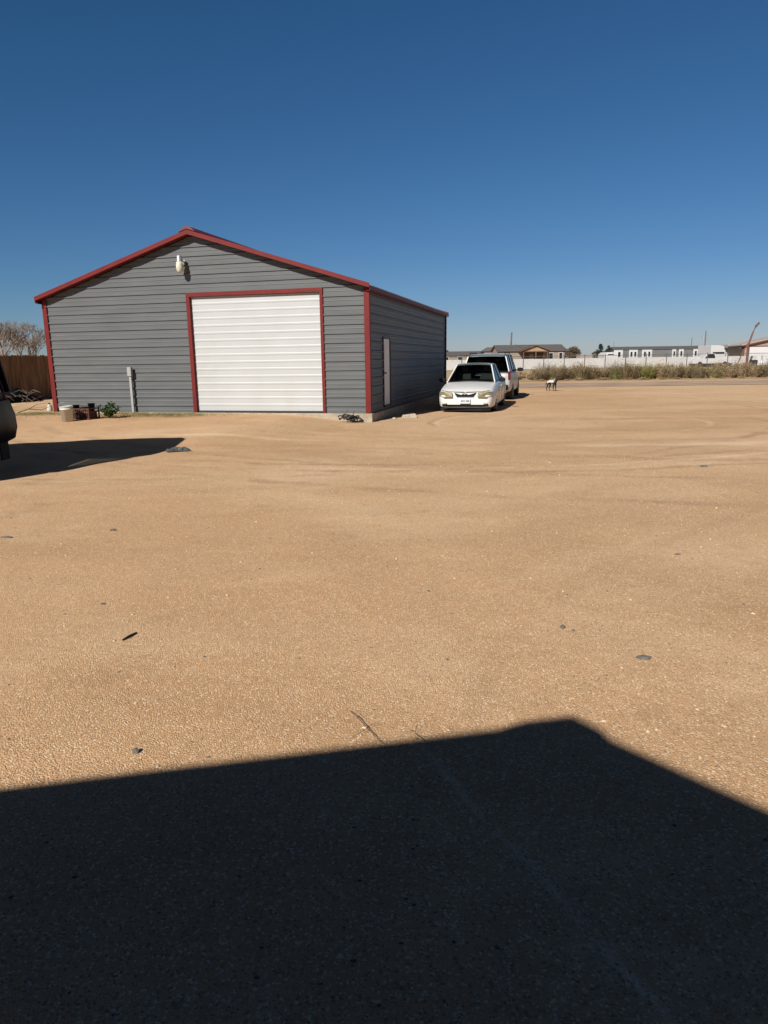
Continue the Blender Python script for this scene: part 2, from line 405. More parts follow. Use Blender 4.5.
# inner floor/backing so nothing shines through
# roof: two ribbed slopes, ridge cap
OF, OB, OS = .22, .12, .11
m = MB()
for sgn in (-1, 1):
    x_r, x_e = -W/2, (-W-OS if sgn < 0 else OS)
    ze = HE - OS*SL; t = .05
    A = [(x_r, 0, HP+.015), (x_e, 0, ze+.015)]
    m.add([(x_r,-OF,HP+.02),(x_e,-OF,ze+.02),(x_e,LEN+OB,ze+.02),(x_r,LEN+OB,HP+.02),(x_r,-OF,HP+.06),(x_e,-OF,ze+.06),(x_e,LEN+OB,ze+.06),(x_r,LEN+OB,HP+.06)],
          [(0,3,2,1),(4,5,6,7),(0,1,5,4),(1,2,6,5),(2,3,7,6),(3,0,4,7)])
    k = .2
    while k < LEN:
        m.prism([(x_r, k, HP+.06), (x_e, k, ze+.06), (x_e, k, ze+.08), (x_r, k, HP+.08)], (0, .04, 0)); k += .23
roof = m.build('roof', M['darktrim'], gar)
m = MB(); xr = -W/2
m.prism([(xr-.24, -OF-.03, HP+.134-.24*SL), (xr-.12, -OF-.03, HP+.205-.12*SL), (xr, -OF-.03, HP+.205), (xr+.12, -OF-.03, HP+.205-.12*SL), (xr+.24, -OF-.03, HP+.134-.24*SL), (xr, -OF-.03, HP+.134)], (0, LEN+OF+OB+.06, 0))
m.build('ridge_cap', M['roofred'], roof)
def tr(name='trim'): return name
for yy in (-OF-.025, LEN+OB):
    for sgn in (-1, 1):
        xe = -W-OS if sgn < 0 else OS; ze = HE-OS*SL
        m = MB(); m.prism([(xr, yy, HP+.005), (xe, yy, ze+.005), (xe, yy, ze+.115), (xr, yy, HP+.115)], (0, .03, 0))
        m.prism([(xr, yy+.03, HP+.003), (xe, yy+.03, ze+.003), (xe, yy+.03, ze+.018), (xr, yy+.03, HP+.018)], (0, (.15 if yy < 0 else -.15), 0)) if yy < 0 else None
        m.build('rake_trim', M['trim'], gar)
for sgn in (-1, 1):
    xe = -W-OS if sgn < 0 else OS; ze = HE-OS*SL
    m = MB().box(xe-.012 if sgn < 0 else xe-.004, xe+.004 if sgn < 0 else xe+.012, -OF, LEN+OB, ze-.045, ze+.035)
    xw = -W if sgn < 0 else 0
    m.box(min(xw+sgn*.03, xe), max(xw+sgn*.03, xe), -OF, LEN+OB, ze-.07, ze-.055)
    m.build('eave_trim', M['trim'], gar)
    # black gutter edge catching no sun
for cx in (-W, 0):
    for cy in (0, LEN):
        m = MB()
        sx = -1 if cx < 0 else 1; sy = -1 if cy == 0 else 1
        a = cx+sx*.038; b = cx-sx*.09
        m.box(min(a,b), max(a,b), min(cy+sy*.038, cy+sy*.047), max(cy+sy*.038, cy+sy*.047), SLAB, HE)
        a = cy+sy*.047; b = cy-sy*.09
        m.box(min(cx+sx*.038, cx+sx*.048), max(cx+sx*.038, cx+sx*.048), min(a,b), max(a,b), SLAB, HE-.02)
        m.build('corner_trim', M['trim'], gar)
# roll-up door
rdoor = MB()
z = SLAB+.05; prof = []
while z < DZ:
    for t, o in ((0,0),(.62,0),(.68,.005),(.80,.007),(.92,.005),(.985,0)):
        zz = z+t*.19
        if zz < DZ: prof.append((zz, o))
    z += .19
prof.append((DZ, 0))
for (za, oa), (zb, ob) in zip(prof, prof[1:]):
    rdoor.add([(DX0, .05-oa, za), (DX1, .05-oa, za), (DX1, .05-ob, zb), (DX0, .05-ob, zb)], [(0,1,2,3)])
dr = rdoor.build('door', M['rolldoor'], gar); dr['label'] = 'white ribbed roll up door'
MB().box(DX0, DX1, .02, .07, SLAB+.012, SLAB+.05).build('bottom_bar', M['darktrim'], dr)
m = MB()
m.box(DX0-.10, DX0, -.046, .045, SLAB, DZ+.10)
m.box(DX1, DX1+.08, -.046, .045, SLAB, DZ+.10)
m.box(DX0, DX1, -.046, .045, DZ, DZ+.10)
m.build('door_frame', M['trim'], gar)
# side door
m = MB().box(-.05, .0, SD[0]+.05, SD[1]-.05, SD[2]+.03, SD[3]-.05)
m.box(0, .012, SD[0]+.16, SD[1]-.16, .55, 1.05); m.box(0, .012, SD[0]+.16, SD[1]-.16, 1.2, 1.95)
d2 = m.build('side_door', M['whitedoor'], gar)
MB().lathe([(.0,0),(.03,.0),(.03,.03),(.015,.035),(.03,.05),(.034,.07),(.02,.085),(0,.087)], 14, (0, SD[0]+.12, 1.2), 'x').build('knob', M['chrome'], d2)
m = MB(); t = .05
m.box(-.06, .032, SD[0], SD[0]+t, SD[2], SD[3]); m.box(-.06, .032, SD[1]-t, SD[1], SD[2], SD[3]); m.box(-.06, .032, SD[0]+t, SD[1]-t, SD[3]-t, SD[3]); m.box(-.06, .05, SD[0]+t, SD[1]-t, SD[2]-.02, SD[2]+.028)
m.build('side_door_frame', M['darktrim'], gar)
# yard light
yl = empty('yard_light', GW(-5.00, 0, 4.08), -YAW); yl.scale = (.72, .85, .95); tag(yl, 'pale dusk to dawn light fixed high under the garage gable', 'lamp')
MB().tube([(0, 0, .05), (0, -.12, .12), (0, -.27, .16)], .02).build('arm', M['galv'], yl, True)
MB().box(-.05, .05, -.03, 0, -.02, .12).build('bracket', M['galv'], yl, bevel=.005)
MB().lathe([(.0,.20),(.06,.20),(.085,.17),(.09,.05),(.10,.03)][::-1], 20, (0,-.28,.02)).build('housing', M['galv'], yl, True)
MB().lathe([(.0,-.24),(.06,-.235),(.11,-.19),(.13,-.10),(.125,-.02),(.10,.05)], 24, (0,-.28,0)).build('lens', M['lampglass'], yl, True)

# ------------------------------------------------------------------ vehicles
def subtract_arches(o, cuts):
    tmp = []
    for (y, z, r, x0, x1) in cuts:
        c = MB().lathe([(r, 0), (r, x1-x0)], 28, (x0, y, z), 'x').build('cut', M['black'])
        md = o.modifiers.new('bo', 'BOOLEAN'); md.operation = 'DIFFERENCE'; md.object = c; md.solver = 'EXACT'; tmp.append(c)
    bpy.context.view_layer.update()
    dg = bpy.context.evaluated_depsgraph_get()
    me = bpy.data.meshes.new_from_object(o.evaluated_get(dg))
    o.modifiers.clear(); o.data = me
    me.polygons.foreach_set('use_smooth', [True]*len(me.polygons))
    try: me.set_sharp_from_angle(angle=R(40))
    except Exception: pass
    for c in tmp: bpy.data.objects.remove(c, do_unlink=True)
def bodyloft(st):
    secs = []
    for (y, wb, wm, wt, zb, zm, zt, cr) in st:
        h = [(0, zb), (wb*.6, zb), (wb*.96, zb+.01), (wb, zb+.10), (wm, zm), (wm*.995, zm+(zt-zm)*.5), (wt, zt-.05), (wt*.94, zt), (wt*.5, zt+cr*.8), (0, zt+cr)]
        ring = [(x, y, z) for x, z in h] + [(-x, y, z) for x, z in h[-2:0:-1]]
        secs.append(ring)
    m = MB(); m.loft(secs); return m
def wheel(root, x, y, r, w, side, rimm):
    e = empty('wheel', (x, y, r)); e.parent = root
    s = side
    MB().lathe([(r*.66, -w/2), (r*.9, -w/2), (r*.985, -w*.38), (r, -w*.2), (r, w*.2), (r*.985, w*.38), (r*.9, w/2), (r*.66, w/2)], 32, (0,0,0), 'x').build('tyre', M['tyre'], e, True)
    m = MB().lathe([(r*.66, 0), (r*.66, w*.50), (r*.6, w*.52), (r*.58, w*.3), (r*.2, w*.34), (r*.17, w*.46), (.0, w*.46)] if s > 0 else [(r*.66, 0), (r*.66, -w*.50), (r*.6, -w*.52), (r*.58, -w*.3), (r*.2, -w*.34), (r*.17, -w*.46), (.0, -w*.46)], 28, (0,0,0), 'x')
    for k in range(5):
        a = k*2*math.pi/5+.3
        m.bar((s*w*.44, math.cos(a)*r*.1, math.sin(a)*r*.1), (s*w*.47, math.cos(a)*r*.62, math.sin(a)*r*.62), r*.16, .03)
    m.build('rim', rimm, e)
def greenhouse(root, base, top, paint, roofcr=.03, pil=.06, glassinset=.0):
    """base/top: lists of (halfwidth, y, z) front to back; pillars stand between them"""
    n = len(base)
    # roof skin
    m = MB(); seg = 8
    ring = []
    for (hw, y, z) in top:
        ring.append([(hw*math.cos(math.pi*k/seg), y, z + roofcr*math.sin(math.pi*k/seg)) for k in range(seg+1)])
    # front and rear lips
    for rr in ring:
        m.v += rr
    for i in range(len(ring)-1):
        for k in range(seg): a = i*(seg+1)+k; m.f.append((a, a+1, a+seg+2, a+seg+1))
    nb = len(m.v)
    for rr in ring: m.v += [(x, y, z-.035) for x, y, z in rr]
    for i in range(len(ring)-1):
        for k in range(seg): a = nb+i*(seg+1)+k; m.f.append((a+seg+1, a+seg+2, a+1, a))
    # edges
    w = seg+1
    for i in range(len(ring)-1):
        for k in (0, seg):
            a = i*w+k; m.f.append((a, a+w, nb+a+w, nb+a))
    for i in (0, len(ring)-1):
        for k in range(seg): a = i*w+k; m.f.append((a, a+1, nb+a+1, nb+a))
    m.build('roof', paint, root, True)
    def P(q, s): return Vector((q[0]*s, q[1], q[2]))
    def glass(name, quad, bulge):
        a, b, c, d = [Vector(p) for p in quad]; mm = MB(); N = 8
        nrm = (b-a).cross(d-a).normalized()
        for j in range(N+1):
            for i in range(N+1):
                u, v = i/N, j/N
                p = (a*(1-u)+b*u)*(1-v) + (d*(1-u)+c*u)*v
                mm.v.append(tuple(p + nrm*bulge*(4*u*(1-u))))
        for j in range(N):
            for i in range(N): k = j*(N+1)+i; mm.f.append((k, k+1, k+N+2, k+N+1))
        o = mm.build(name, M['carglass'], root, True)
        return o
    for s in (-1, 1):
        for i in range(n):
            th = pil if i in (0, n-1) else pil*.6
            m = MB().bar(P(base[i], s), P(top[i], s) - Vector((0,0,.012)), th, .04, (s, 0, 0))
            m.build('pillar', paint if i in (0, n-1) else M['black'], root, bevel=.01)
        for i in range(n-1):
            q = [P(base[i], s), P(base[i+1], s), P(top[i+1], s)-Vector((0,0,.01)), P(top[i], s)-Vector((0,0,.01))]
            if s < 0: q = [q[1], q[0], q[3], q[2]]
            glass('side_window', q, .012)
    glass('windshield', [P(base[0], -1), P(base[0], 1), P(top[0], 1), P(top[0], -1)], .06)
    glass('rear_window', [P(base[-1], 1), P(base[-1], -1), P(top[-1], -1), P(top[-1], 1)], .04)
    # cabin: dark tub over the belt line, dashboard, seats
    zb = min(b[2] for b in base); h_in = []
    cab = MB()
    ring_ = [(b[0]-.03, b[1], b[2]) for b in base]
    lo = [Vector((x, y, z-.10)) for x, y, z in ring_] + [Vector((-x, y, z-.10)) for x, y, z in ring_[::-1]]
    hi = [p + Vector((0,0,.125)) for p in lo]
    n_ = len(lo); cab.add(lo+hi, [tuple(range(n_-1,-1,-1)), tuple(range(n_, 2*n_))] + [(i, (i+1)%n_, n_+(i+1)%n_, n_+i) for i in range(n_)])
    c_o = cab.build('cabin', M['cabin'], root)
    zr = top[1][2]; y0, y1 = base[0][1], base[-1][1]; dr_ = 1 if top[0][1]-y0 > .5 else -1
    for fy in ((.40, .74) if dr_ > 0 else (.30, .62)):
        for sx in (-1, 1):
            yy = y0+(y1-y0)*fy; zz = base[1][2]
            MB().loft([[(sx*.36-.23, yy, zz-.05), (sx*.36+.23, yy, zz-.05), (sx*.36+.20, yy+.06*dr_, zz+(zr-zz)*.5), (sx*.36-.20, yy+.06*dr_, zz+(zr-zz)*.5)],
                       [(sx*.36-.23, yy+.12, zz-.05), (sx*.36+.23, yy+.12, zz-.05), (sx*.36+.20, yy+.16*dr_+.04, zz+(zr-zz)*.5), (sx*.36-.20, yy+.16*dr_+.04, zz+(zr-zz)*.5)]]).build('seat', M['seat'], root, bevel=.03)
            MB().box(sx*.36-.11, sx*.36+.11, yy+.08*dr_-.04, yy+.08*dr_+.06, zz+(zr-zz)*.55, zz+(zr-zz)*.86).build('headrest', M['seat'], root, bevel=.03)
def mirror(root, x, y, z, s, m, sc=1):
    o = MB(); o.bar((x-s*.02, y, z-.02), (x+s*.08*sc, y-.01, z), .03, .03)
    o.loft([[(x+s*(.06+a*sc), y+b*sc, z+c*sc) for a, c in ((0,-.05),(.10,-.07),(.19,-.05),(.2,.04),(.12,.07),(0,.06))] for b in (-.06, .03)])
    return o.build('mirror', m, root, bevel=.012)

# --- white sedan, nose to the camera
sed = empty('sedan', GW(0,0), 0)
c = Vector((1.76, 21.57, 0)); sed.location = Vector((2.44, 20.78, -.02)); sed.rotation_euler = (0, 0, -YAW)
tag(sed, 'white sedan with yellowed headlights parked nose out beside the garage', 'car')
st = [(-.03,.54,.60,.54,.17,.34,.56,.01),(.00,.68,.72,.66,.15,.34,.60,.015),(.12,.77,.80,.75,.13,.36,.655,.02),(.32,.82,.835,.79,.13,.40,.715,.03),(.75,.845,.85,.80,.14,.45,.79,.035),
      (1.15,.85,.855,.80,.15,.48,.85,.03),(1.5,.85,.86,.80,.15,.48,.885,.01),(2.4,.85,.86,.81,.15,.5,.90,0),(3.4,.85,.86,.80,.17,.52,.95,0),(3.9,.84,.855,.78,.18,.54,.99,.01),(4.35,.80,.83,.74,.22,.56,.98,.02),(4.56,.72,.76,.66,.28,.56,.94,.01),(4.62,.6,.64,.56,.3,.56,.88,.01)]
b = bodyloft(st).build('body', M['wpaint'], sed, True, subsurf=2)
subtract_arches(b, [(.86,.30,.345,.55,1.1),(.86,.30,.345,-1.1,-.55),(3.48,.30,.345,.55,1.1),(3.48,.30,.345,-1.1,-.55)])
greenhouse(sed, [(.735,1.25,.855),(.775,2.42,.89),(.775,3.25,.93),(.68,4.0,.97)], [(.545,2.02,1.385),(.575,2.45,1.405),(.565,3.1,1.395),(.50,3.45,1.35)], M['wpaint'], .035, .07)
for s in (-1, 1):
    for y in (.86, 3.48): wheel(sed, s*.74, y, .305, .2, s, M['rim'])
    hl = MB().loft([[(s*.37,-.105,.475),(s*.62,-.095,.47),(s*.79,.08,.50),(s*.81,.24,.62),(s*.66,-.03,.64),(s*.37,-.08,.61)],
                    [(s*.37,.15,.47),(s*.62,.2,.465),(s*.70,.3,.50),(s*.68,.4,.59),(s*.6,.3,.60),(s*.37,.15,.57)]])
    hl.build('headlight', M['lens'], sed, bevel=.01)
    mirror(sed, s*.78, 1.5, .93, s, M['black'])
    for y in (2.15, 3.05): MB().box(s*.862-.012, s*.862+.012, y, y+.18, .72, .745).build('door_handle', M['wpaint'], sed, bevel=.006)
    MB().tube([(s*.02,-.02,.625),(s*.5,.02,.632),(s*.72,.16,.665)], .006, 6).build('hood_seam', M['black'], sed)
    for y in (1.42, 2.40, 3.28): MB().box(s*.8585-.004, s*.8585+.004, y, y+.012, .28, .84).build('door_seam', M['black'], sed)
    MB().box(s*.60-.06, s*.60+.06, -.07, .06, .27, .31).build('fog_light', M['lens'], sed, bevel=.01)
    MB().box(min(s*.5,s*.72), max(s*.5,s*.72), 4.52, 4.6, .68, .86).build('tail_light', M['redlens'], sed, bevel=.01)
gr = MB().loft([[(-.33,-.055,.605),(.33,-.055,.605),(.24,-.062,.485),(-.24,-.062,.485)],[(-.33,.08,.605),(.33,.08,.605),(.24,.08,.485),(-.24,.08,.485)]]).build('grille', M['black'], sed)
MB().loft([[(-.30,-.072,.592),(.30,-.072,.592),(.12,-.078,.548),(-.12,-.078,.548)],[(-.30,-.05,.592),(.30,-.05,.592),(.12,-.05,.548),(-.12,-.05,.548)]]).build('grille_bar', M['wpaint'], gr)
MB().tube([(-.08,-.085,.562),(0,-.09,.575),(.08,-.085,.552)], .012).build('emblem', M['chrome'], gr, True)
MB().loft([[(-.68,-.03,.205),(-.5,-.075,.195),(.5,-.075,.195),(.68,-.03,.205),(.68,-.03,.265),(.5,-.085,.255),(-.5,-.085,.255),(-.68,-.03,.265)],[(-.68,.3,.215),(-.5,.3,.205),(.5,.3,.205),(.68,.3,.215),(.68,.3,.265),(.5,.3,.255),(-.5,.3,.255),(-.68,.3,.265)]]).build('lower_intake', M['black'], sed)
MB().loft([[(-.74,.04,.07),(-.5,-.05,.07),(.5,-.05,.07),(.74,.04,.07),(.74,.05,.15),(.5,-.05,.145),(-.5,-.05,.145),(-.74,.05,.15)],[(-.72,.4,.09),(-.5,.4,.085),(.5,.4,.085),(.72,.4,.09),(.72,.4,.15),(.5,.4,.145),(-.5,.4,.145),(-.72,.4,.15)]]).build('air_dam', M['black'], sed)
pl = MB().box(-.155, .155, -.085, -.055, .29, .43).build('license_plate', M['plate'], sed, bevel=.004)
for x in (-.11,-.07,-.03,.03,.07,.105): MB().box(x, x+.024, -.088, -.0855, .33, .39).build('plate_mark', M['marks'], pl)
for s in (-1, 1): MB().tube([(s*.45-.1,1.22,.875),(s*.3-.25,1.45,1.0)], .008).build('wiper', M['black'], sed)

# --- silver SUV behind the sedan, tail to the camera
suv = empty('suv', Vector((3.88, 26.60, -.03)), -YAW)
tag(suv, 'pale silver suv parked behind the white sedan, its rear window facing out', 'suv')
st = [(0,.78,.82,.78,.45,.62,.95,0),(.06,.86,.90,.86,.36,.62,1.04,0),(.25,.92,.95,.92,.32,.62,1.1,0),(1.2,.95,.975,.94,.28,.62,1.11,0),(2.6,.95,.98,.94,.28,.62,1.09,0),(3.4,.95,.97,.92,.28,.62,1.07,0),(4.2,.93,.95,.88,.30,.6,1.02,.03),(4.8,.86,.88,.8,.32,.6,.94,.03),(4.95,.7,.74,.68,.38,.6,.82,0)]
b = bodyloft(st).build('body', M['silver'], suv, True, subsurf=2)
subtract_arches(b, [(.98,.37,.43,.6,1.2),(.98,.37,.43,-1.2,-.6),(4.0,.37,.43,.6,1.2),(4.0,.37,.43,-1.2,-.6)])
# front end lies at the far end, so the screen order runs tail to nose
greenhouse(suv, [(.86,.10,1.08),(.90,1.15,1.10),(.90,2.1,1.10),(.90,3.0,1.08),(.84,3.75,1.04)], [(.70,.34,1.66),(.73,1.1,1.72),(.73,2.0,1.73),(.72,2.6,1.72),(.66,3.0,1.66)], M['silver'], .035, .10)
for s in (-1, 1):
    for y in (.98, 4.0): wheel(suv, s*.84, y, .37, .24, s, M['rim'])
    m = MB().loft([[(s*.84,-.0,.80),(s*.93,.10,.80),(s*.92,.16,1.12),(s*.83,.05,1.14)],[(s*.80,.12,.80),(s*.88,.2,.80),(s*.87,.28,1.12),(s*.79,.16,1.14)]])
    m.build('tail_light', M['redlens'], suv, bevel=.01)
    mirror(suv, s*.90, 3.2, 1.12, s, M['black'], 1.15)
    m = MB().tube([(s*.66,.5,1.73),(s*.66,.6,1.79),(s*.66,2.5,1.79),(s*.66,2.6,1.74)], .018)
    m.build('roof_rail', M['black'], suv)
    MB().box(s*.978-.01, s*.978+.012, 1.3, 1.5, .92, .95).build('door_handle', M['silver'], suv, bevel=.006)
    MB().box(s*.62-.14, s*.62+.14, 4.85, 4.95, .68, .82).build('headlight', M['lens'], suv, bevel=.02)
MB().box(-.84, .84, -.06, .10, .42, .62).build('rear_bumper', M['black'], suv, bevel=.04)
MB().box(-.155, .155, -.012, .03, .76, .90).build('license_plate', M['plate'], suv, bevel=.004)

# --- black high vehicle at the left edge
van = empty('van', Vector((-5.80, 9.95, 0)), R(90)+R(2)); van.scale = (1.16, 1, 1.13)
tag(van, 'tall dark vehicle cut off by the left edge, only its rear corner in view', 'van')
# local: tail at y=0, nose towards +y (world -x)
st = [(.02,.74,.80,.78,.42,.70,1.05,0),(.10,.88,.95,.90,.34,.62,1.12,0),(.3,.97,1.0,.96,.30,.62,1.14,0),(1.2,.98,1.01,.97,.28,.62,1.14,0),(3.4,.98,1.01,.97,.28,.62,1.14,0),(4.4,.98,1.0,.95,.30,.62,1.12,0),(5.0,.93,.96,.9,.32,.6,1.05,.04),(5.4,.82,.86,.8,.34,.6,.92,.03),(5.5,.7,.75,.7,.4,.6,.8,0)]
b = bodyloft(st).build('body', M['bpaint'], van, True, subsurf=2)
subtract_arches(b, [(1.1,.36,.43,.65,1.2),(1.1,.36,.43,-1.2,-.65),(4.6,.36,.43,.65,1.2),(4.6,.36,.43,-1.2,-.65)])
greenhouse(van, [(.94,.03,1.02),(.96,1.3,1.13),(.96,2.5,1.13),(.96,3.6,1.12),(.90,4.7,1.10)], [(.84,.20,2.02),(.86,1.2,2.05),(.85,2.4,2.05),(.85,3.3,2.05),(.80,3.7,2.0)], M['bpaint'], .05, .14)
m = MB().loft([[(w*cx, y, z) for (cx, z) in ((-1,zb),(-1.02,zb+.25),(-.86,zt-.1),(-.6,zt),(.6,zt),(.86,zt-.1),(1.02,zb+.25),(1,zb))] for (y, w, zb, zt) in ((.16,.84,2.03,2.50),(.35,.88,2.05,2.66),(2.0,.88,2.07,2.66),(3.2,.86,2.07,2.55),(3.7,.78,2.03,2.2))])
m.build('high_roof', M['bpaint'], van, True, bevel=.04)
for s in (-1, 1):
    for y in (1.1, 4.6): wheel(van, s*.86, y, .36, .25, s, M['rim'])
    MB().loft([[(s*.86,-.02,.90),(s*.955,.06,.90),(s*.925,.16,1.40),(s*.85,.09,1.42)],[(s*.82,.12,.90),(s*.92,.2,.90),(s*.88,.32,1.4),(s*.82,.22,1.42)]]).build('tail_light', M['dredlens'], van, bevel=.01)
    mirror(van, s*.98, 4.3, 1.2, s, M['black'], 1.4)
MB().loft([[(x*cx, y*cy+oy, z) for cx, y, z in ((1,.30,.36),(1,.10,.34),(.93,-.06,.40),(.93,-.11,.55),(.93,-.10,.72),(.94,-.03,.92),(1,.20,.95),(1,.34,.93))] for x, cy, oy in ((-1.0,.6,.12),(-.96,1,0),(-.6,1,-.03),(0,1,-.04),(.6,1,-.03),(.96,1,0),(1.0,.6,.12))]).build('rear_bumper', M['bpaint'], van, True, bevel=.02)
MB().box(-.155, .155, -.012, .04, .8, .93).build('license_plate', M['plate'], van, bevel=.004)
for s in (-1, 1): MB().box(s*.84-.11, s*.84+.11, .10, .12, .10, .42).build('mud_flap', M['black'], van)

# ------------------------------------------------------------------ things by the garage wall
def onG(gx, gy): p = GW(gx, gy); return Vector((p.x, p.y, gz(p.x, p.y)))
# meter post
pp = empty('utility_post', onG(-6.84, -.11), -YAW); tag(pp, 'slim grey utility post standing against the garage wall left of the door', 'post')
MB().box(-.035, .035, -.03, .03, -.1, 1.10).build('post', M['plasticgrey'], pp, bevel=.008)
MB().box(-.062, .062, -.06, .035, 1.02, 1.27).build('meter_box', M['plasticgrey'], pp, bevel=.012)
# bucket
p = Vector((-7.80, 17.40, 0)); p.z = gz(p.x, p.y)
bk = empty('bucket', p); bk.rotation_euler = (R(1.5), R(-2), 0)
tag(bk, 'white plastic bucket standing on the sand at the garage corner', 'bucket')
MB().lathe([(.0,.012),(.125,.012),(.13,0),(.133,0),(.150,.30),(.160,.302),(.160,.32),(.152,.322),(.154,.36),(.163,.362),(.163,.385),(.150,.387),(.145,.36),(.127,.03),(0,.03)], 28).build('pail', M['bucket'], bk, True)
m = MB(); m.tube([(.165*math.cos(a), .165*math.sin(a)*.9-.02, .33-.16*math.sin(a)) for a in [math.pi+math.pi*k/12 for k in range(13)]][::-1], .003, 6); 
m.build('handle', M['galv'], bk)
# rusty fire grate with dark pots
p = Vector((-7.62, 17.95, 0)); p.z = gz(p.x, p.y)
rr = empty('rusty_rack', p, -YAW); rr.scale = (.85, 1, 1); tag(rr, 'low rusty metal rack lying on the sand beside the white bucket', 'rack')
m = MB()
for z in (.03, .19, .27):
    for y in (-.2, .2): m.bar((-.34, y, z), (.34, y, z), .03)
    for x in (-.34, .34): m.bar((x, -.2, z), (x, .2, z), .03)
for x in (-.34, .34):
    for y in (-.2, .2): m.bar((x, y, 0), (x, y, .29), .032)
m.build('frame', M['rust'], rr)
m = MB()
for k in range(9): m.bar((-.28+k*.07, -.2, .03), (-.28+k*.07, -.2, .27), .022, .012)
for k in range(9): m.bar((-.28+k*.07, -.2, .20), (-.28+k*.07, .2, .20), .02, .012)
m.box(-.3, .3, -.12, .17, .03, .17)
m.build('grate', M['rust'], rr)
for i, (x, y, h, lb) in enumerate(((-.24, .02, .15, 'left'), (.20, .05, .19, 'right'), (-.02, .10, .09, 'mid'))):
    pt = MB().lathe([(0,0),(.065,0),(.085,h*.95),(.095,h*.95),(.095,h),(.08,h),(.06,.03),(0,.03)], 16).build('plant_pot', M['black'], None, True)
    q = GW(0,0); pt.location = Vector((-7.62, 17.95, 0)) + EX*x + EY*y + Vector((0,0,p.z+.21))
    tag(pt, {'left': 'small black pot on the rusty rack, nearest the bucket', 'right': 'tallest black pot on the rusty rack, nearest the green weed', 'mid': 'low black pot in the middle of the rusty rack'}[lb], 'pot', 'pots on the rusty rack')
# green weed
def leafblade(m, base, tip, w, rgen):
    base = Vector(base); tip = Vector(tip); d = tip-base; s = d.cross(Vector((rgen.uniform(-1,1), rgen.uniform(-1,1), .6)))
    if s.length < 1e-6: return
    s = s.normalized()*w; mid = base + d*.45 + Vector((0,0,d.length*.12))
    m.add([base, mid+s, tip, mid-s], [(0,1,2),(0,2,3)])
def weed(loc, h, spread, label):
    r = random.Random(int(loc.x*100)); e = empty('weed_plant', loc); tag(e, label, 'plant')
    st_, lf = MB(), MB()
    for k in range(20):
        a = r.uniform(0, 6.28); t = r.uniform(.2, 1)*spread; hh = h*r.uniform(.55, 1)*(1-.3*t/spread)
        pts = [Vector((0,0,0)), Vector((math.cos(a)*t*.5, math.sin(a)*t*.5, hh*.6)), Vector((math.cos(a)*t, math.sin(a)*t, hh))]
        st_.tube(pts, [.006,.004,.002], 5)
        for q in range(24):
            u = r.uniform(.15, 1); b = pts[0].lerp(pts[1], u*2) if u < .5 else pts[1].lerp(pts[2], u*2-1)
            a2 = r.uniform(0, 6.28); l = r.uniform(.05, .12)
            leafblade(lf, b, b+Vector((math.cos(a2)*l, math.sin(a2)*l, r.uniform(-.02, .07))), l*.28, r)
    st_.build('stem', M['leaf'], e); lf.build('leaves', M['leaf'], e); return e
p = Vector((-7.03, 18.05, 0)); p.z = gz(p.x, p.y)
weed(p, .46, .30, 'leafy green weed growing in front of the garage wall beside the rusty rack')
p = Vector((-9.97, 21.1, gz(-9.97, 21.1)))
bt = empty('jug', p); tag(bt, 'small cream jug with dark cap on the ground by the left garage corner', 'jug')
MB().lathe([(0,0),(.07,0),(.08,.02),(.08,.13),(.05,.19),(.025,.21),(.025,.225)], 18).build('body', M['bucket'], bt, True)
MB().lathe([(0.03,.22),(.032,.25),(0,.252)], 14).build('cap', M['black'], bt)
# grass at wall foot: stuff
def grass(name, pts, m, h, label, seed=1):
    r = random.Random(seed); g = MB()
    for (x, y) in pts:
        z = gz(x, y); a = r.uniform(0, 6.28); hh = h*r.uniform(.4, 1.2); l = hh*r.uniform(.2, 1.2)
        b = Vector((x, y, z-.004)); w = Vector((math.cos(a+1.57), math.sin(a+1.57), 0))*.004
        t = b + Vector((math.cos(a)*l, math.sin(a)*l, hh))
        g.add([b-w, b+w, t], [(0,1,2)])
    return tag(g.build(name, m), label, kind='stuff')
r = random.Random(11); pts = []
for i in range(16000):
    gx = r.gauss(-6.2, 1.1) if r.random() < .6 else r.uniform(-10.3, -5.2); gy = -abs(r.gauss(.3, .6))-.14
    if noise.noise(Vector((gx*1.3, gy*2, 1))) > -.05: q = GW(gx, gy); pts.append((q.x, q.y))
grass('dry_grass', pts, M['straw'], .055, 'thin dry grass along the foot of the garage wall')
pts = []
for i in range(7000):
    gx = r.gauss(-5.6, .7) if r.random() < .6 else r.gauss(-9.6, .5); gy = -abs(r.gauss(.4, .35))-.14
    q = GW(gx, gy); pts.append((q.x, q.y))
grass('green_grass', pts, M['strawgreen'], .045, 'short greenish grass by the garage wall', 2)
# crooked sticks by the left corner
m = MB(); r = random.Random(5); bp = Vector((-10.7, 20.6, gz(-10.7, 20.6)))
m.tube([bp, bp+Vector((.3,.1,.10)), bp+Vector((.6,.25,.06)), bp+Vector((1.0,.3,.22))], [.015,.012,.01,.005], 6)
m.tube([bp+Vector((.3,.1,.1)), bp+Vector((.45,.3,.22)), bp+Vector((.75,.4,.26))], [.009,.007,.004], 6)
tag(m.build('fallen_branch', M['twig']), 'crooked fallen branch on the sand near the left garage corner', 'branch')
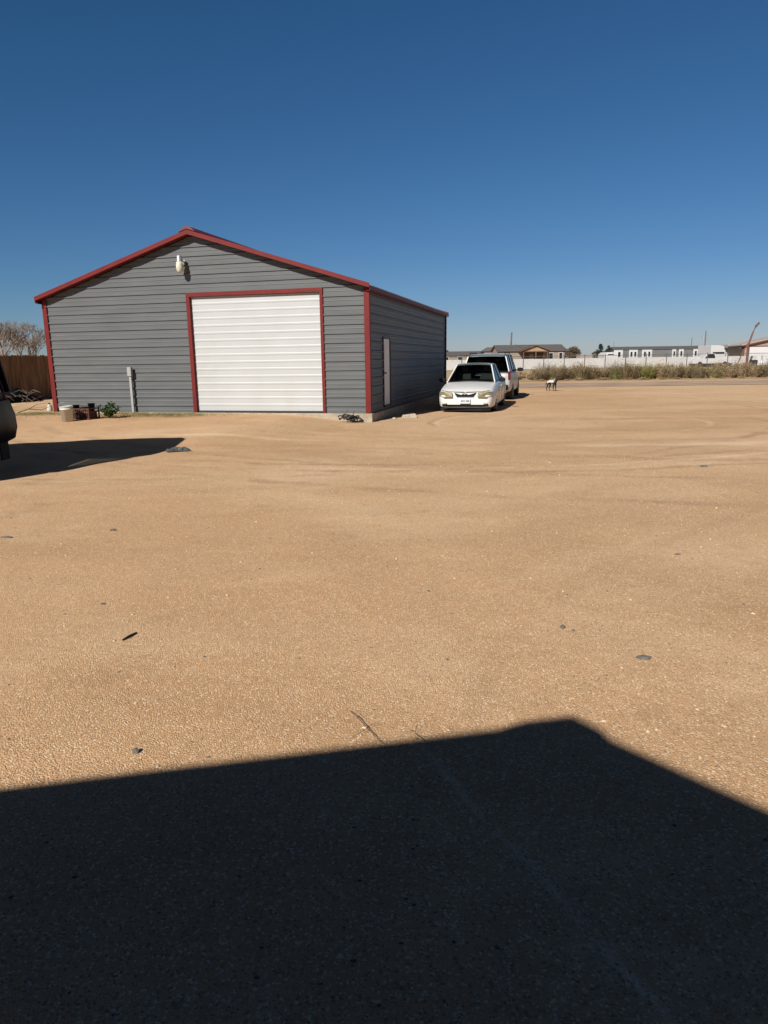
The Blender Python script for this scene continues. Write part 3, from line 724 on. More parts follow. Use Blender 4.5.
# black hose tangle at the front corner
m = MB(); r = random.Random(9); c0 = Vector((-.78, 17.86, gz(-.78, 17.86)+.03))
for k in range(9):
    pts = []; ox, oy = r.uniform(-.26, .26), r.uniform(-.08, .08); a0 = r.uniform(0, 6); rad = r.uniform(.05, .12)
    for i in range(14): a = a0+i*.42; pts.append(c0+Vector((ox+rad*math.cos(a)*(1+i*.03), oy+rad*.7*math.sin(a), .03+.05*abs(math.sin(a*1.3+k))+k*.012)))
    m.tube(pts, .014, 7)
m.tube([c0+Vector((-.1,0,.02)), c0+Vector((-.16,.02,.2)), c0+Vector((-.1,.03,.3))], .008, 6)
m.tube([c0+Vector((-.05,0,.02)), c0+Vector((.02,.02,.16)), c0+Vector((.06,.03,.26))], .007, 6)
m.blob(c0+Vector((.02,-.02,.04)), (.09,.07,.05), .3, 3); m.blob(c0+Vector((.24,-.04,.03)), (.07,.05,.04), .3, 4)
tag(m.build('hose_tangle', M['hose'], smooth=False), 'tangled black hoses on the ground at the front garage corner', 'hose')
# rubble block
m = MB().loft([[(-.19,-.12,0),(.2,-.14,0),(.22,.12,0),(-.17,.13,0)],[(-.18,-.11,.10),(.16,-.12,.13),(.2,.1,.12),(-.15,.12,.09)]])
tag(m.build('concrete_chunk', M['rubble'], loc=(.72, 19.25, gz(.72,19.25)-.015), rz=.35, bevel=.02), 'pale broken concrete chunk on the sand beside the garage wall', 'rubble')
m = MB(); m.blob((0,0,.02), (.07,.05,.04), .25, 5)
tag(m.build('small_rock', M['rubble'], loc=(.30, 18.7, .0)), 'small pale rock near the garage corner beside the concrete chunk', 'rock')

# ------------------------------------------------------------------ litter in the yard
def ygz(x, y): return gz(x, y) + micro(x, y)
m = MB(); r = random.Random(21); G_ = 14
for j in range(G_+1):
    for i in range(G_+1):
        u, v = i/G_*2-1, j/G_*2-1; rr2 = 1+.25*noise.noise(Vector((u*2, v*2, 5)))
        m.v.append((u*.20*rr2, v*.15*rr2, .015+.055*abs(noise.noise(Vector((u*2.3, v*2.3, 2)))) *(1-max(abs(u),abs(v))**4)*2))
for j in range(G_):
    for i in range(G_): k = j*(G_+1)+i; m.f.append((k,k+1,k+G_+2,k+G_+1))
o = m.build('crumpled_rag', M['rag'], loc=(-3.70, 12.55, ygz(-3.7,12.55)), rz=.3); md = o.modifiers.new('s', 'SOLIDIFY'); md.thickness = .008
tag(o, 'crumpled dark grey rag lying on the sand in front of the garage', 'rag')
def stone(x, y, r, label, seed, mt='stone', name='stone', rz=0):
    m = MB(); m.blob((0,0,r[2]*.35), r, .22, seed)
    return tag(m.build(name, M[mt], loc=(x, y, ygz(x, y)), rz=rz), label, 'stone')
stone(1.36, 3.44, (.046,.024,.014), 'flat dark grey stone alone on the sunlit sand at the right', 31, rz=-.15)
stone(-1.04, 2.61, (.016,.012,.016), 'small dark stone on the sand just above the foreground shadow at the left', 32)
stone(1.05, 3.89, (.016,.02,.012), 'brown stone in the middle of the yard, larger of a close pair', 33)
stone(1.10, 3.84, (.010,.012,.008), 'little brown stone, smaller of a close pair in the yard', 34)
stone(-1.88, 4.41, (.02,.016,.006), 'thin dark flake of stone on the sand left of the black stick', 35)
stone(-2.6, 6.5, (.035,.02,.014), 'dark stone on the open sand halfway to the dark vehicle shadow', 36)
stone(-3.50, 6.28, (.07,.025,.012), 'dark flat stone at the left edge of the yard', 37)
stone(2.36, 5.4, (.03,.016,.008), 'small dark chip on the sand in the right half of the yard', 38)
stone(4.6, 9.9, (.06,.03,.02), 'dark stone far across the yard on the right', 39)
stone(2.05, 2.72, (.014,.008,.006), 'small dark chip at the right edge of the sunlit sand near the shadow', 40)
stone(.30, 4.6, (.014,.010,.006), 'tiny brown chip in the centre of the yard', 41)
m = MB(); m.tube([(-.022,-.055,.006),(0,0,.008),(.02,.055,.006)], [.004,.008,.005], 8)
tag(m.build('black_stick', M['hose'], loc=(-1.50, 3.84, ygz(-1.5,3.84)), rz=.0), 'short black stick lying on the sand in the left half of the yard', 'stick')
m = MB(); z0 = ygz(-.1, 2.75)+.008
m.tube([(-.18,2.92,z0+.004),(-.13,2.83,z0+.012),(-.085,2.75,z0+.006),(-.03,2.62,z0+.012)], [.0008,.0016,.0016,.001], 6)
m.tube([(-.15,2.68,z0),(-.10,2.72,z0+.01),(-.07,2.765,z0+.012),(-.03,2.78,z0+.012)], [.0008,.001,.001,.0006], 6)
m.tube([(-.13,2.83,z0+.01),(-.11,2.85,z0+.02)], [.002,.001], 5)
tag(m.build('twig', M['twig']), 'thin forked twig on the sand at the edge of the foreground shadow', 'twig')
m = MB(); m.tube([(.12,2.71,z0),(.13,2.735,z0+.03),(.125,2.75,z0+.05)], [.0015,.001,.0006], 6); m.tube([(.12,2.71,z0),(.16,2.64,z0+.004)], [.0015,.001], 6)
tag(m.build('weed_stalk', M['twig']), 'tiny dry stalk sticking up at the shadow edge right of the twig', 'stalk')

# ------------------------------------------------------------------ wooden fence, brush pile and bare tree at the left
FX = -15.95+.0
wf = empty('wooden_fence', GW(-9.474, 0), 0)
fo = GC + EX*(-15.9-.0); 
def FG(gy, z=0):
    a = Vector((-14.48, 26.89, 0)); return a + EY*(gy) + Vector((0,0,z))
wf.location = FG(0); wf.location.z = .15; wf.rotation_euler = (0, 0, -YAW)
tag(wf, 'tall brown wooden board fence left of the garage', 'fence')
for seg in range(4):
    m = MB(); y0 = -6 + seg*4.2; k = 0; rgn = random.Random(seg)
    y = y0
    while y < y0+4.19:
        h = 1.78 + rgn.uniform(-.02, .02); o = rgn.uniform(0, .008)
        m.prism([(o, y+.004, 0), (o, y+.136, 0), (o, y+.136, h-.03), (o, y+.11, h), (o, y+.03, h), (o, y+.004, h-.03)], (-.018, 0, 0)); y += .14
    m.build('board_panel', M['wood'], wf)
    m = MB()
    for z in (.3, 1.5): m.box(-.06, -.02, y0, y0+4.2, z, z+.09)
    m.build('rail', M['wood'], wf)
for k in range(5): MB().box(-.15, -.062, -6+k*4.2-.045, -6+k*4.2+.045, -.2, 1.75).build('post', M['wood'], wf)
# brush pile
m = MB(); r = random.Random(17)
bpz = FG(-.2) + EX*1.15
for k in range(26):
    a = r.uniform(0, 6.28); L_ = r.uniform(.25, .6); b = bpz + EY*r.uniform(-.9, .8) + EX*r.uniform(-.4, .3) + Vector((0,0,r.uniform(.17, .45)))
    d = Vector((math.cos(a), math.sin(a), r.uniform(-.1, .5)))
    m.tube([b, b+d*L_*.5+Vector((0,0,.05)), b+d*L_+Vector((0,0,r.uniform(-.15,.1)))], [.014,.010,.004], 5)
for k in range(5):
    a = r.uniform(0, 6.28); L_ = .6; b = bpz + EX*.2 + Vector((0,0,.5))
    m.tube([b, b+Vector((math.cos(a)*.25, math.sin(a)*.25, .15)), b+Vector((math.cos(a)*.5, math.sin(a)*.5, .05))], [.016,.012,.006], 5)
tag(m.build('brush_pile', M['bark']), 'heap of cut branches in the shade at the foot of the wooden fence', 'brush pile')
# second dark heap: dark stuff plus deep shadow, both put into its black
m = MB(); G_ = 16
for j in range(G_+1):
    for i in range(G_+1):
        u, v = i/G_*2-1, j/G_*2-1; e = max(0, 1-max(abs(u), abs(v))**3)
        m.v.append((u*.55, v*1.5, e*(.42+.28*noise.noise(Vector((u*1.5, v*3, 4))))+.17-.02*(1-e)))
for j in range(G_):
    for i in range(G_): k = j*(G_+1)+i; m.f.append((k,k+1,k+G_+2,k+G_+1))
tp = FG(-.6) + EX*.62
tag(m.build('dark_heap', M['shade_heap'], loc=tp, rz=-YAW, smooth=True), 'rumpled dark heap along the foot of the wooden fence, deep shadow put into its black', 'shade_heap')

def bare_tree(loc, h, mt, label, seed, spread=.55, lvl=5, trunk=.14, name='bare_tree', rmin=.008, splits=3, group=None, cat='tree'):
    r = random.Random(seed); e = empty(name, loc); tag(e, label, cat, group)
    tk, cr = MB(), MB()
    def grow(p, d, L_, rad, n):
        q1 = p + d*L_*.5 + Vector((r.uniform(-1,1), r.uniform(-1,1), 0))*L_*.05
        q = p + d*L_ + Vector((r.uniform(-1,1), r.uniform(-1,1), r.uniform(0,1)))*L_*.08
        (tk if n >= lvl-1 else cr).tube([p, q1, q], [rad, rad*.85, rad*.68], 6 if n > 2 else 4, cap=n == 0)
        if n == 0: return
        for k in range(splits + (1 if n < 3 else 0)):
            ax = Vector((r.uniform(-1,1), r.uniform(-1,1), r.uniform(-.2,.5))).normalized()
            nd = (d + ax*spread*r.uniform(.7, 1.3) + Vector((0,0,.18))).normalized()
            grow(q if k else q, nd, L_*r.uniform(.62, .85), max(rmin, rad*.62), n-1)
    grow(Vector((0,0,0)), Vector((0,0,1)), h*.27, trunk, lvl)
    tk.build('trunk', M['bark'] if mt != 'palebark' else M[mt], e); cr.build('crown', M[mt], e)
    return e
bare_tree(Vector((-20.3, 38, 0)), 4.2, 'palebark', 'bare pale leafless tree rising behind the wooden fence', 4, .6, 6, .10, rmin=.006)
bare_tree(Vector((-20.4, 40.5, 0)), 3.8, 'palebark', 'leafless tree behind the middle of the visible wooden fence', 8, .65, 6, .09, rmin=.006)
bare_tree(Vector((-20.6, 43, 0)), 3.3, 'palebark', 'low leafless tree behind the wooden fence right beside the garage corner', 12, .6, 6, .08, rmin=.006)

# ------------------------------------------------------------------ dog
dog = empty('dog', Vector((8.02, 33.4, 0)), R(-152)); tag(dog, 'white and black dog standing on the sand in front of the road', 'dog')
def skin(name, verts, edges, radii, m, parent, root=0, sub=2):
    me = bpy.data.meshes.new(name); me.from_pydata(verts, edges, []); me.update()
    o = bpy.data.objects.new(name, me); col.objects.link(o); o.parent = parent; me.materials.append(m)
    md = o.modifiers.new('skin', 'SKIN'); md.use_smooth_shade = True
    for i, rr in enumerate(radii):
        me.skin_vertices[0].data[i].radius = (rr, rr) if not isinstance(rr, tuple) else rr
    me.skin_vertices[0].data[root].use_root = True
    s = o.modifiers.new('s', 'SUBSURF'); s.levels = sub; s.render_levels = sub
    return o
# local +y is forward
V = [(0,-.26,.44),(0,-.05,.43),(0,.16,.43),(0,.26,.50),(0,.31,.58),(0,.40,.58),(0,.48,.55),
     (.07,-.25,.36),(.08,-.20,.27),(.08,-.30,.15),(.08,-.28,.03),(.08,-.24,.015),
     (-.07,-.25,.36),(-.08,-.20,.27),(-.08,-.30,.15),(-.08,-.28,.03),(-.08,-.24,.015),
     (.065,.17,.34),(.07,.15,.22),(.07,.17,.12),(.07,.17,.03),(.07,.205,.015),
     (-.065,.17,.34),(-.07,.15,.22),(-.07,.17,.12),(-.07,.17,.03),(-.07,.205,.015),
     (0,-.33,.42),(.02,-.40,.33),(.03,-.43,.24)]
E_ = [(0,1),(1,2),(2,3),(3,4),(4,5),(5,6),(0,7),(7,8),(8,9),(9,10),(10,11),(0,12),(12,13),(13,14),(14,15),(15,16),(2,17),(17,18),(18,19),(19,20),(20,21),(2,22),(22,23),(23,24),(24,25),(25,26),(0,27),(27,28),(28,29)]
rad = [.09,.085,.11,.075,.065,.05,.028] + [.065,.045,.022,.02,.02]*2 + [.05,.032,.022,.02,.02]*2 + [.025,.02,.014]
dm = bpy.data.materials.new('dog_coat'); dm.use_nodes = True; nt = dm.node_tree
tcn = nt.nodes.new('ShaderNodeTexCoord'); ns = nt.nodes.new('ShaderNodeTexNoise'); ns.inputs['Scale'].default_value = 5.5; ns.inputs['Detail'].default_value = 2
rp = nt.nodes.new('ShaderNodeValToRGB'); rp.color_ramp.elements[0].position = .50; rp.color_ramp.elements[1].position = .54
rp.color_ramp.elements[0].color = (.02,.017,.015,1); rp.color_ramp.elements[1].color = (.6,.56,.5,1)
nt.links.new(tcn.outputs['Object'], ns.inputs['Vector']); sx_ = nt.nodes.new('ShaderNodeSeparateXYZ'); nt.links.new(tcn.outputs['Object'], sx_.inputs[0])
q1 = nt.nodes.new('ShaderNodeMapRange'); q1.inputs[1].default_value = .30; q1.inputs[2].default_value = .46; nt.links.new(sx_.outputs['Z'], q1.inputs[0])
q2 = nt.nodes.new('ShaderNodeMapRange'); q2.inputs[1].default_value = .34; q2.inputs[2].default_value = .22; nt.links.new(sx_.outputs['Y'], q2.inputs[0])
q3 = nt.nodes.new('ShaderNodeMath'); q3.operation = 'MINIMUM'; nt.links.new(q1.outputs[0], q3.inputs[0]); nt.links.new(q2.outputs[0], q3.inputs[1])
q4 = nt.nodes.new('ShaderNodeMath'); q4.operation = 'MULTIPLY_ADD'; q4.inputs[1].default_value = .35; nt.links.new(q3.outputs[0], q4.inputs[0]); nt.links.new(ns.outputs['Fac'], q4.inputs[2])
q5 = nt.nodes.new('ShaderNodeMath'); q5.operation = 'SUBTRACT'; q5.inputs[1].default_value = .2; nt.links.new(q4.outputs[0], q5.inputs[0])
nt.links.new(q5.outputs[0], rp.inputs[0]); nt.links.new(rp.outputs[0], nt.nodes['Principled BSDF'].inputs['Base Color'])
nt.nodes['Principled BSDF'].inputs['Roughness'].default_value = .9
skin('body', V, E_, rad, dm, dog)
for s in (-1, 1):
    MB().loft([[(s*.02,.30,.62),(s*.06,.31,.61),(s*.055,.33,.61),(s*.02,.33,.62)],[(s*.045,.29,.69),(s*.055,.29,.69),(s*.055,.30,.69),(s*.045,.30,.69)]]).build('ear', M['furb'], dog)
    MB().blob((s*.032,.43,.60), .009, 0, 1).build('eye', M['black'], dog)
MB().blob((0,.505,.555), .016, .05, 2).build('nose', M['black'], dog)

# ------------------------------------------------------------------ brush in front of the chain link fence
def brush_mesh(name, seed, r0, h, mats_, n=700):
    r = random.Random(seed); m = MB(); idx = []
    for k in range(n):
        a = r.uniform(0, 6.28); rr_ = r0*math.sqrt(r.random())*.8; b = Vector((math.cos(a)*rr_*.6, math.sin(a)*rr_*.6, 0))
        hh = h*r.uniform(.35, 1.0)*(1-.45*(rr_/r0)**2)*(.85+.3*noise.noise(Vector((b.x*3, b.y*3, seed))))
        t = b + Vector((math.cos(a)*r.uniform(.1, .5)*r0, math.sin(a)*r.uniform(.1, .5)*r0, hh))
        w = Vector((-math.sin(a+r.uniform(-1,1)), math.cos(a), 0)).normalized()*r.uniform(.006, .014)
        f0 = len(m.f); m.add([b-w, b+w, t], [(0,1,2)]); c = r.choice(mats_)
        idx.append(c)
        for q in range(5):
            u = r.uniform(.3, 1); c0 = b.lerp(t, u); a2 = r.uniform(0, 6.28); l = r.uniform(.03, .09)
            d = Vector((math.cos(a2)*l, math.sin(a2)*l, r.uniform(-.03, .06))); s = Vector((-math.sin(a2), math.cos(a2), r.uniform(-.5,.5)))*l*.35
            m.add([c0, c0+d*.5+s, c0+d, c0+d*.5-s], [(0,1,2,3)]); idx.append(c)
    me = bpy.data.meshes.new(name); me.from_pydata(m.v, [], m.f); me.update()
    return me, idx
def shrub_proto(seed, r0, h, mats_, n=700):
    me, idx = brush_mesh('foliage', seed, r0, h, list(range(len(mats_))), n)
    for k in mats_: me.materials.append(M[k])
    me.polygons.foreach_set('material_index', idx)
    return me
protos = [shrub_proto(1, .9, 1.45, ['brush1','brush4','brush2']), shrub_proto(2, .8, 1.3, ['brush4','brush1']), shrub_proto(3, 1.0, 1.6, ['brush2','brush1','brush1'])]
green = shrub_proto(5, 1.0, 1.5, ['brush3','brush3','brush2'])
low = shrub_proto(6, .8, .5, ['brush4','brush1'], 420)
def put(me, x, y, s, label, name='shrub', group='dry shrubs along the far side of the road', cat='shrub', sz=1):
    o = bpy.data.objects.new(name, me); col.objects.link(o); o.location = (x, y, .0); o.rotation_euler = (0, 0, random.uniform(0, 6.28)); o.scale = (s, s, s*sz)
    return tag(o, label, cat, group)
r = random.Random(44)
x = 10.9
while x < 26.6:
    for row in range(3):
        y = 48.6 + row*1.7 + r.uniform(-.5, .5); px = 384 + x/y*697
        s = r.uniform(.72, 1.08)
        put(r.choice(protos), x*(1+row*.03)+r.uniform(-.3, .3), y, s, 'dry brown shrub in the thick band of brush beyond the road')
    x += r.uniform(.7, 1.0)
put(green, 17.9, 48.3, .95, 'bright yellow green shrub, the biggest green one in the brush', group=None)
put(green, 15.9, 48.1, .62, 'smaller green shrub to the left of the bright yellow green one', group=None)
put(green, 22.6, 48.2, .6, 'dull green shrub in the right half of the brush', group=None)
for i in range(26):
    y = r.uniform(50, 62); x = r.uniform(.12, .245)*y
    put(low, x, y, r.uniform(.7, 1.1), 'low straw coloured tuft in the field between the suv and the tall brush', 'grass_tuft', 'straw tufts in the field', 'grass tuft')
for i in range(22):
    y = r.uniform(49, 70); x = r.uniform(.50, .62)*y
    put(low, x, y, r.uniform(.6, 1.0), 'low straw coloured tuft at the right end of the brush near the tan building', 'grass_tuft', 'straw tufts at the right', 'grass tuft')
for i in range(14):
    y = r.uniform(47.3, 48.0); x = r.uniform(10, 27)
    put(low, x, y, r.uniform(.3, .55), 'small dry clump at the road side edge of the brush', 'grass_clump', 'clumps on the road verge', 'grass clump')

# ------------------------------------------------------------------ fences beyond
wfn = empty('white_fence', Vector((5.5, 95, 0)), R(-1.0)); tag(wfn, 'long low white panel fence behind the brush', 'fence')
for k in range(18):
    m = MB(); x = k*2.45
    i = 0
    while i*.2 < 2.38: m.box(x+i*.2, x+i*.2+.194, -.012-(i % 2)*.008, .012, .05, 1.58 -.22 + .012*math.sin(k*1.7)); i += 1
    m.box(x, x+2.4, .012, .04, .2, .3); m.box(x, x+2.4, .012, .04, 1.1, 1.2)
    m.build('panel', M['fwhite'], wfn)
    MB().box(x-.045, x+.0, -.02, .06, 0, 1.40).build('post', M['fwhite'], wfn)
clf = empty('chain_link_fence', Vector((7, 84, 0)), R(.4)); tag(clf, 'dark chain link fence with a thin top rail in front of the white fence', 'fence')
for k in range(24):
    MB().tube([(k*2.42, 0, 0), (k*2.42, 0, 1.84)], .05, 8).build('post', M['fpost'], clf)
m = MB().tube([(0, 0, 1.68), (55.6, 0, 1.68)], .028, 6); m.build('top_rail', M['fpost'], clf)
m = MB()
for i in range(280):
    x = i*.2; m.bar((x, 0, .06), (x+1.6 if x+1.6 < 56 else x, 0, 1.66), .006); m.bar((x+1.6 if x+1.6 < 56 else x, .012, .06), (x, .012, 1.66), .006)
m.build('wire_mesh', M['fpost'], clf)
pf = empty('gate_post', Vector((28.0, 52.5, 0))); tag(pf, 'pale steel fence post with a box at the right end of the brush', 'post')
MB().tube([(0,0,0),(0,0,1.45)], .055, 10).build('post', M['galv'], pf, True)
MB().lathe([(.06,1.45),(.05,1.5),(0,1.52)], 10).build('cap', M['galv'], pf)
# dark machine beside the pale post
mc = empty('air_compressor', Vector((29.9, 57.3, 0)), .2); tag(mc, 'dark portable machine on wheels beside the pale steel post', 'machine')
MB().lathe([(0,-.42),(.16,-.38),(.2,-.3),(.2,.3),(.16,.38),(0,.42)], 18, (0,0,.55), 'x').build('tank', M['black'], mc, True)
MB().box(-.25,.28,-.16,.16,.76,1.12).build('engine', M['darktrim'], mc, bevel=.03)
for s in (-1, 1): MB().lathe([(.0,-.04),(.17,-.04),(.2,-.02),(.2,.02),(.17,.04),(0,.04)], 18, (-.25, s*.24, .2), 'y').build('wheel', M['tyre'], mc)
MB().tube([(.38,0,.55),(.75,0,.72),(.9,0,.85)], .025).build('handle', M['darktrim'], mc)
m = MB()
for s in (-1, 1): m.bar((.25, s*.14, 0), (.25, s*.14, .45), .05)
m.build('leg', M['darktrim'], mc)

# ------------------------------------------------------------------ far buildings
def gable_block(root, x0, x1, y0, y1, ze, zp, wm, rm, ov=.35, axis_='x'):
    m = MB(); m.box(x0, x1, y0, y1, 0, ze)
    if axis_ == 'x':
        ym = (y0+y1)/2
        for xx in (x0, x1-.02): m.prism([(xx, y0, ze), (xx, y1, ze), (xx, ym, zp)], (.02, 0, 0))
        m.build('wall', wm, root)
        rr_ = MB()
        for s in (-1, 1):
            ye = y0-ov if s < 0 else y1+ov; zz = ze - ov*(zp-ze)/(ym-y0)
            rr_.prism([(x0-ov, ym, zp+.02), (x0-ov, ye, zz+.02), (x0-ov, ye, zz+.14), (x0-ov, ym, zp+.14)], (x1-x0+2*ov, 0, 0))
        return rr_.build('roof', rm, root)
    xm = (x0+x1)/2
    for yy in (y0, y1-.02): m.prism([(x0, yy, ze), (x1, yy, ze), (xm, yy, zp)], (0, .02, 0))
    m.build('wall', wm, root)
    rr_ = MB()
    for s in (-1, 1):
        xe = x0-ov if s < 0 else x1+ov; zz = ze - ov*(zp-ze)/(xm-x0)
        rr_.prism([(xm, y0-ov, zp+.02), (xe, y0-ov, zz+.02), (xe, y0-ov, zz+.14), (xm, y0-ov, zp+.14)], (0, y1-y0+2*ov, 0))
    return rr_.build('roof', rm, root)
def window(root, x0, x1, y, z0, z1, frame=None):
    frame = frame or M['hwhite']
    m = MB(); t = .09
    m.box(x0-t, x0, y-.05, y-.003, z0-t, z1+t); m.box(x1, x1+t, y-.05, y-.003, z0-t, z1+t); m.box(x0, x1, y-.05, y-.003, z1, z1+t); m.box(x0, x1, y-.05, y-.003, z0-t, z0)
    f = m.build('window', frame, root); MB().box(x0, x1, y-.02, y-.004, z0, z1).build('pane', M['cglass'], f)
# brown house with gabled porch (130 m away)
bh = empty('brown_house', Vector((21.3, 130, 0))); tag(bh, 'brown house with a gabled porch behind the white fence, right of the suv', 'house')
gable_block(bh, 0, 12.0, 0, 8, 2.75, 3.75, M['beige'], M['brownroof'], .35, 'x')
pr = MB()
for x in (4.0, 6.2, 8.3): pr.box(x-.09, x+.09, -2.6, -2.42, 0, 2.5)
pr.box(3.9, 8.4, -2.6, -2.45, .9, 1.0); pr.box(3.9, 8.4, -2.62, -2.4, 2.5, 2.65)
pr.build('porch_post', M['brownwood'], bh)
MB().prism([(3.9, -2.55, 2.65), (8.4, -2.55, 2.65), (6.15, -2.55, 3.5)], (0, .1, 0)).build('porch_gable', M['porchpale'], bh)
m = MB()
for s in (-1, 1): m.prism([(6.15, -2.9, 3.60), (6.15+s*2.75, -2.9, 2.58), (6.15+s*2.75, -2.9, 2.72), (6.15, -2.9, 3.76)], (0, 3.9, 0))
m.build('porch_roof', M['brownwood'], bh)
MB().box(4.2, 8.1, -.02, -.003, .3, 2.5).build('porch_wall', M['brownwood'], bh)
for x in (9.3, 11.0): window(bh, x, x+.55, 0, 1.2, 2.3)
MB().box(5.5, 6.3, -.06, -.024, .25, 2.2).build('door', M['beige'], bh)
MB().box(11.98, 12.1, -.15, 8.1, .05, 3.0).build('dark_end_wall', M['darktrim'], bh)
# low dark-roofed shed left of it
dh = empty('low_house', Vector((11.5, 150, 0))); tag(dh, 'low pale house with a dark roof seen between the garage and the suv', 'house')
gable_block(dh, 0, 12.2, 0, 7, 2.2, 2.9, M['beige'], M['brownroof'], .3, 'x')
for x in (1.5, 4.5, 8.5): window(dh, x, x+1, 0, 1.0, 1.9)
sh = empty('round_shed', Vector((23.0, 148, 0))); tag(sh, 'dark hipped shed roof just above the suv, left of the brown house', 'shed')
m = MB().box(-1.8, 1.8, 0, 4, 0, 2.9); m.build('wall', M['beige'], sh)
MB().loft([[(-2.1,-.3,2.9),(2.1,-.3,2.9),(2.1,4.3,2.9),(-2.1,4.3,2.9)],[(-.8,1.2,3.75),(.8,1.2,3.75),(.8,2.8,3.75),(-.8,2.8,3.75)]]).build('roof', M['brownroof'], sh)
# long mobile home
mh = empty('mobile_home', Vector((48.7, 150, 0)), R(-.8)); tag(mh, 'long grey and white mobile home behind the brush', 'mobile home')
gable_block(mh, 0, 20.6, 0, 4.6, 2.9, 3.35, M['mobile'], M['mobileroof'], .2, 'x')
for a, b in ((.0, 1.9), (3.2, 5.0), (5.9, 8.0), (12.2, 13.0), (13.6, 14.6), (16.6, 17.6)): MB().box(a, b, -.08, -.003, .2, 2.88).build('white_wall_panel', M['hwhite'], mh)
for a, b in ((.9, 1.4), (3.5, 3.9), (4.3, 4.7), (6.3, 6.7), (7.2, 7.6), (12.45, 12.8), (13.9, 14.3), (16.9, 17.3)):
    window(mh, a, b, -.082, 1.4, 2.4)
MB().box(0, 20.6, -.02, -.004, .0, .5).build('skirting', M['hwhite'], mh)
# camper trailer
ct = empty('camper_trailer', Vector((54.4, 118, 0)), 0); tag(ct, 'white camper trailer with a dark stripe at the right end of the mobile home', 'trailer')
m = MB().prism([(0,0,.5),(2.4,0,.5),(2.4,0,2.2),(2.1,0,2.95),(1.4,0,3.1),(.0,0,3.1)], (0, 5, 0)); m.build('body', M['hwhite'], ct, bevel=.06)
MB().box(.3, 2.2, -.03, -.004, 1.7, 2.0).build('window', M['cglass'], ct)
for s in (.4, 2.0): MB().lathe([(.0,-.08),(.3,-.08),(.33,-.05),(.33,.05),(.3,.08),(0,.08)], 18, (s, 2.4, .33), 'x').build('wheel', M['tyre'], ct)
MB().tube([(1.2,0,.5),(1.2,-1.2,.45)], .05).build('hitch', M['black'], ct)
# white building with a flat carport roof
wb = empty('white_building', Vector((57.4, 119, 0))); tag(wb, 'small white building with a flat dark edged roof left of the tan metal building', 'building')
MB().box(0, 3.4, 0, 6, 0, 2.3).build('wall', M['hwhite'], wb)
MB().box(-.2, 3.6, -.8, 6.2, 2.3, 2.62).build('fascia', M['darktrim'], wb)
MB().prism([(-.2, -.85, 2.62), (3.6, -.85, 2.62), (3.6, -.85, 3.1), (-.2, -.85, 3.2)], (0, 7, 0)).build('roof', M['tanroof'], wb)
for x in (.8, 2.4): window(wb, x, x+.45, 0, 1.35, 1.9)
# tan metal building
tb = empty('metal_shed', Vector((50.7, 100, 0)), R(-16)); tag(tb, 'tan metal building with brown trim and a white door at the right edge', 'building')
# gable front faces the camera; low eave at the left
m = MB(); m.prism([(0,0,0),(14,0,0),(14,0,2.75),(7,0,4.35),(0,0,2.75)], (0, 12, 0)); m.build('wall', M['tanmetal'], tb)
for s in (-1, 1):
    xe = -.35 if s < 0 else 14.35
    MB().prism([(7,-.35,4.42),(xe,-.35,2.74),(xe,-.35,2.88),(7,-.35,4.56)], (0, 12.7, 0)).build('roof', M['tanroof'], tb)
    MB().prism([(7,-.40,4.30),(xe,-.40,2.62),(xe,-.40,2.80),(7,-.40,4.48)], (0, .045, 0)).build('rake_trim', M['browntrim'], tb)
MB().box(.7, 3.3, -.05, -.003, .05, 2.55).build('door', M['hwhite'], tb)
MB().box(3.45, 4.0, -.05, -.003, .7, 2.1).build('window', M['cglass'], tb)
m = MB(); m.box(.55, .68, -.06, -.003, 0, 2.7); m.box(.68, 4.1, -.06, -.003, 2.58, 2.7); m.build('door_frame', M['browntrim'], tb)
MB().box(-.05, .06, -.06, -.003, 0, 2.7).build('corner_trim', M['browntrim'], tb)
m = MB().box(-.6, -.01, .3, 11.5, 2.35, 2.6); m.build('canopy', M['darktrim'], tb)
# red steel derrick arm
ra = empty('steel_boom', Vector((46.6, 91, 0))); tag(ra, 'leaning rust red steel boom with a brace in front of the tan building', 'boom')
MB().tube([(0,0,0),(.02,0,2.95)], .13, 8).build('mast', M['redsteel'], ra)
m = MB().tube([(.02,0,2.7),(.45,0,4.2),(.75,0,5.0)], .11, 8); m.tube([(.75,0,5.0),(1.15,0,5.45)], .14, 8)
m.build('boom_arm', M['redsteel'], ra)
MB().tube([(-1.1,0,.4),(-.6,0,1.9),(0,0,2.8)], .07, 8).build('brace', M['redsteel'], ra)
MB().bar((-1.5,0,.25), (.4,0,.25), .2).build('base', M['redsteel'], ra)
# white pickup behind the fence
pk = empty('pickup_truck', Vector((40.6, 93, 0)), 0); tag(pk, 'white pickup truck parked behind the chain link fence left of the tan building', 'truck')
m = MB().prism([(0,0,.45),(5.2,0,.45),(5.2,0,1.1),(3.3,0,1.12),(2.9,0,1.75),(1.9,0,1.75),(1.35,0,1.1),(.15,0,.98),(0,0,.8)], (0, 1.9, 0)); m.build('body', M['hwhite'], pk, bevel=.05)
MB().prism([(1.5,-.01,1.14),(2.9,-.01,1.14),(2.75,-.01,1.65),(1.95,-.01,1.65)], (0, .012, 0)).build('side_window', M['cglass'], pk)
for x in (.95, 4.2):
    for y in (.1, 1.8): MB().lathe([(.0,-.11),(.3,-.11),(.38,-.08),(.38,.08),(.3,.11),(0,.11)], 20, (x, y, .38), 'y').build('wheel', M['tyre'], pk)
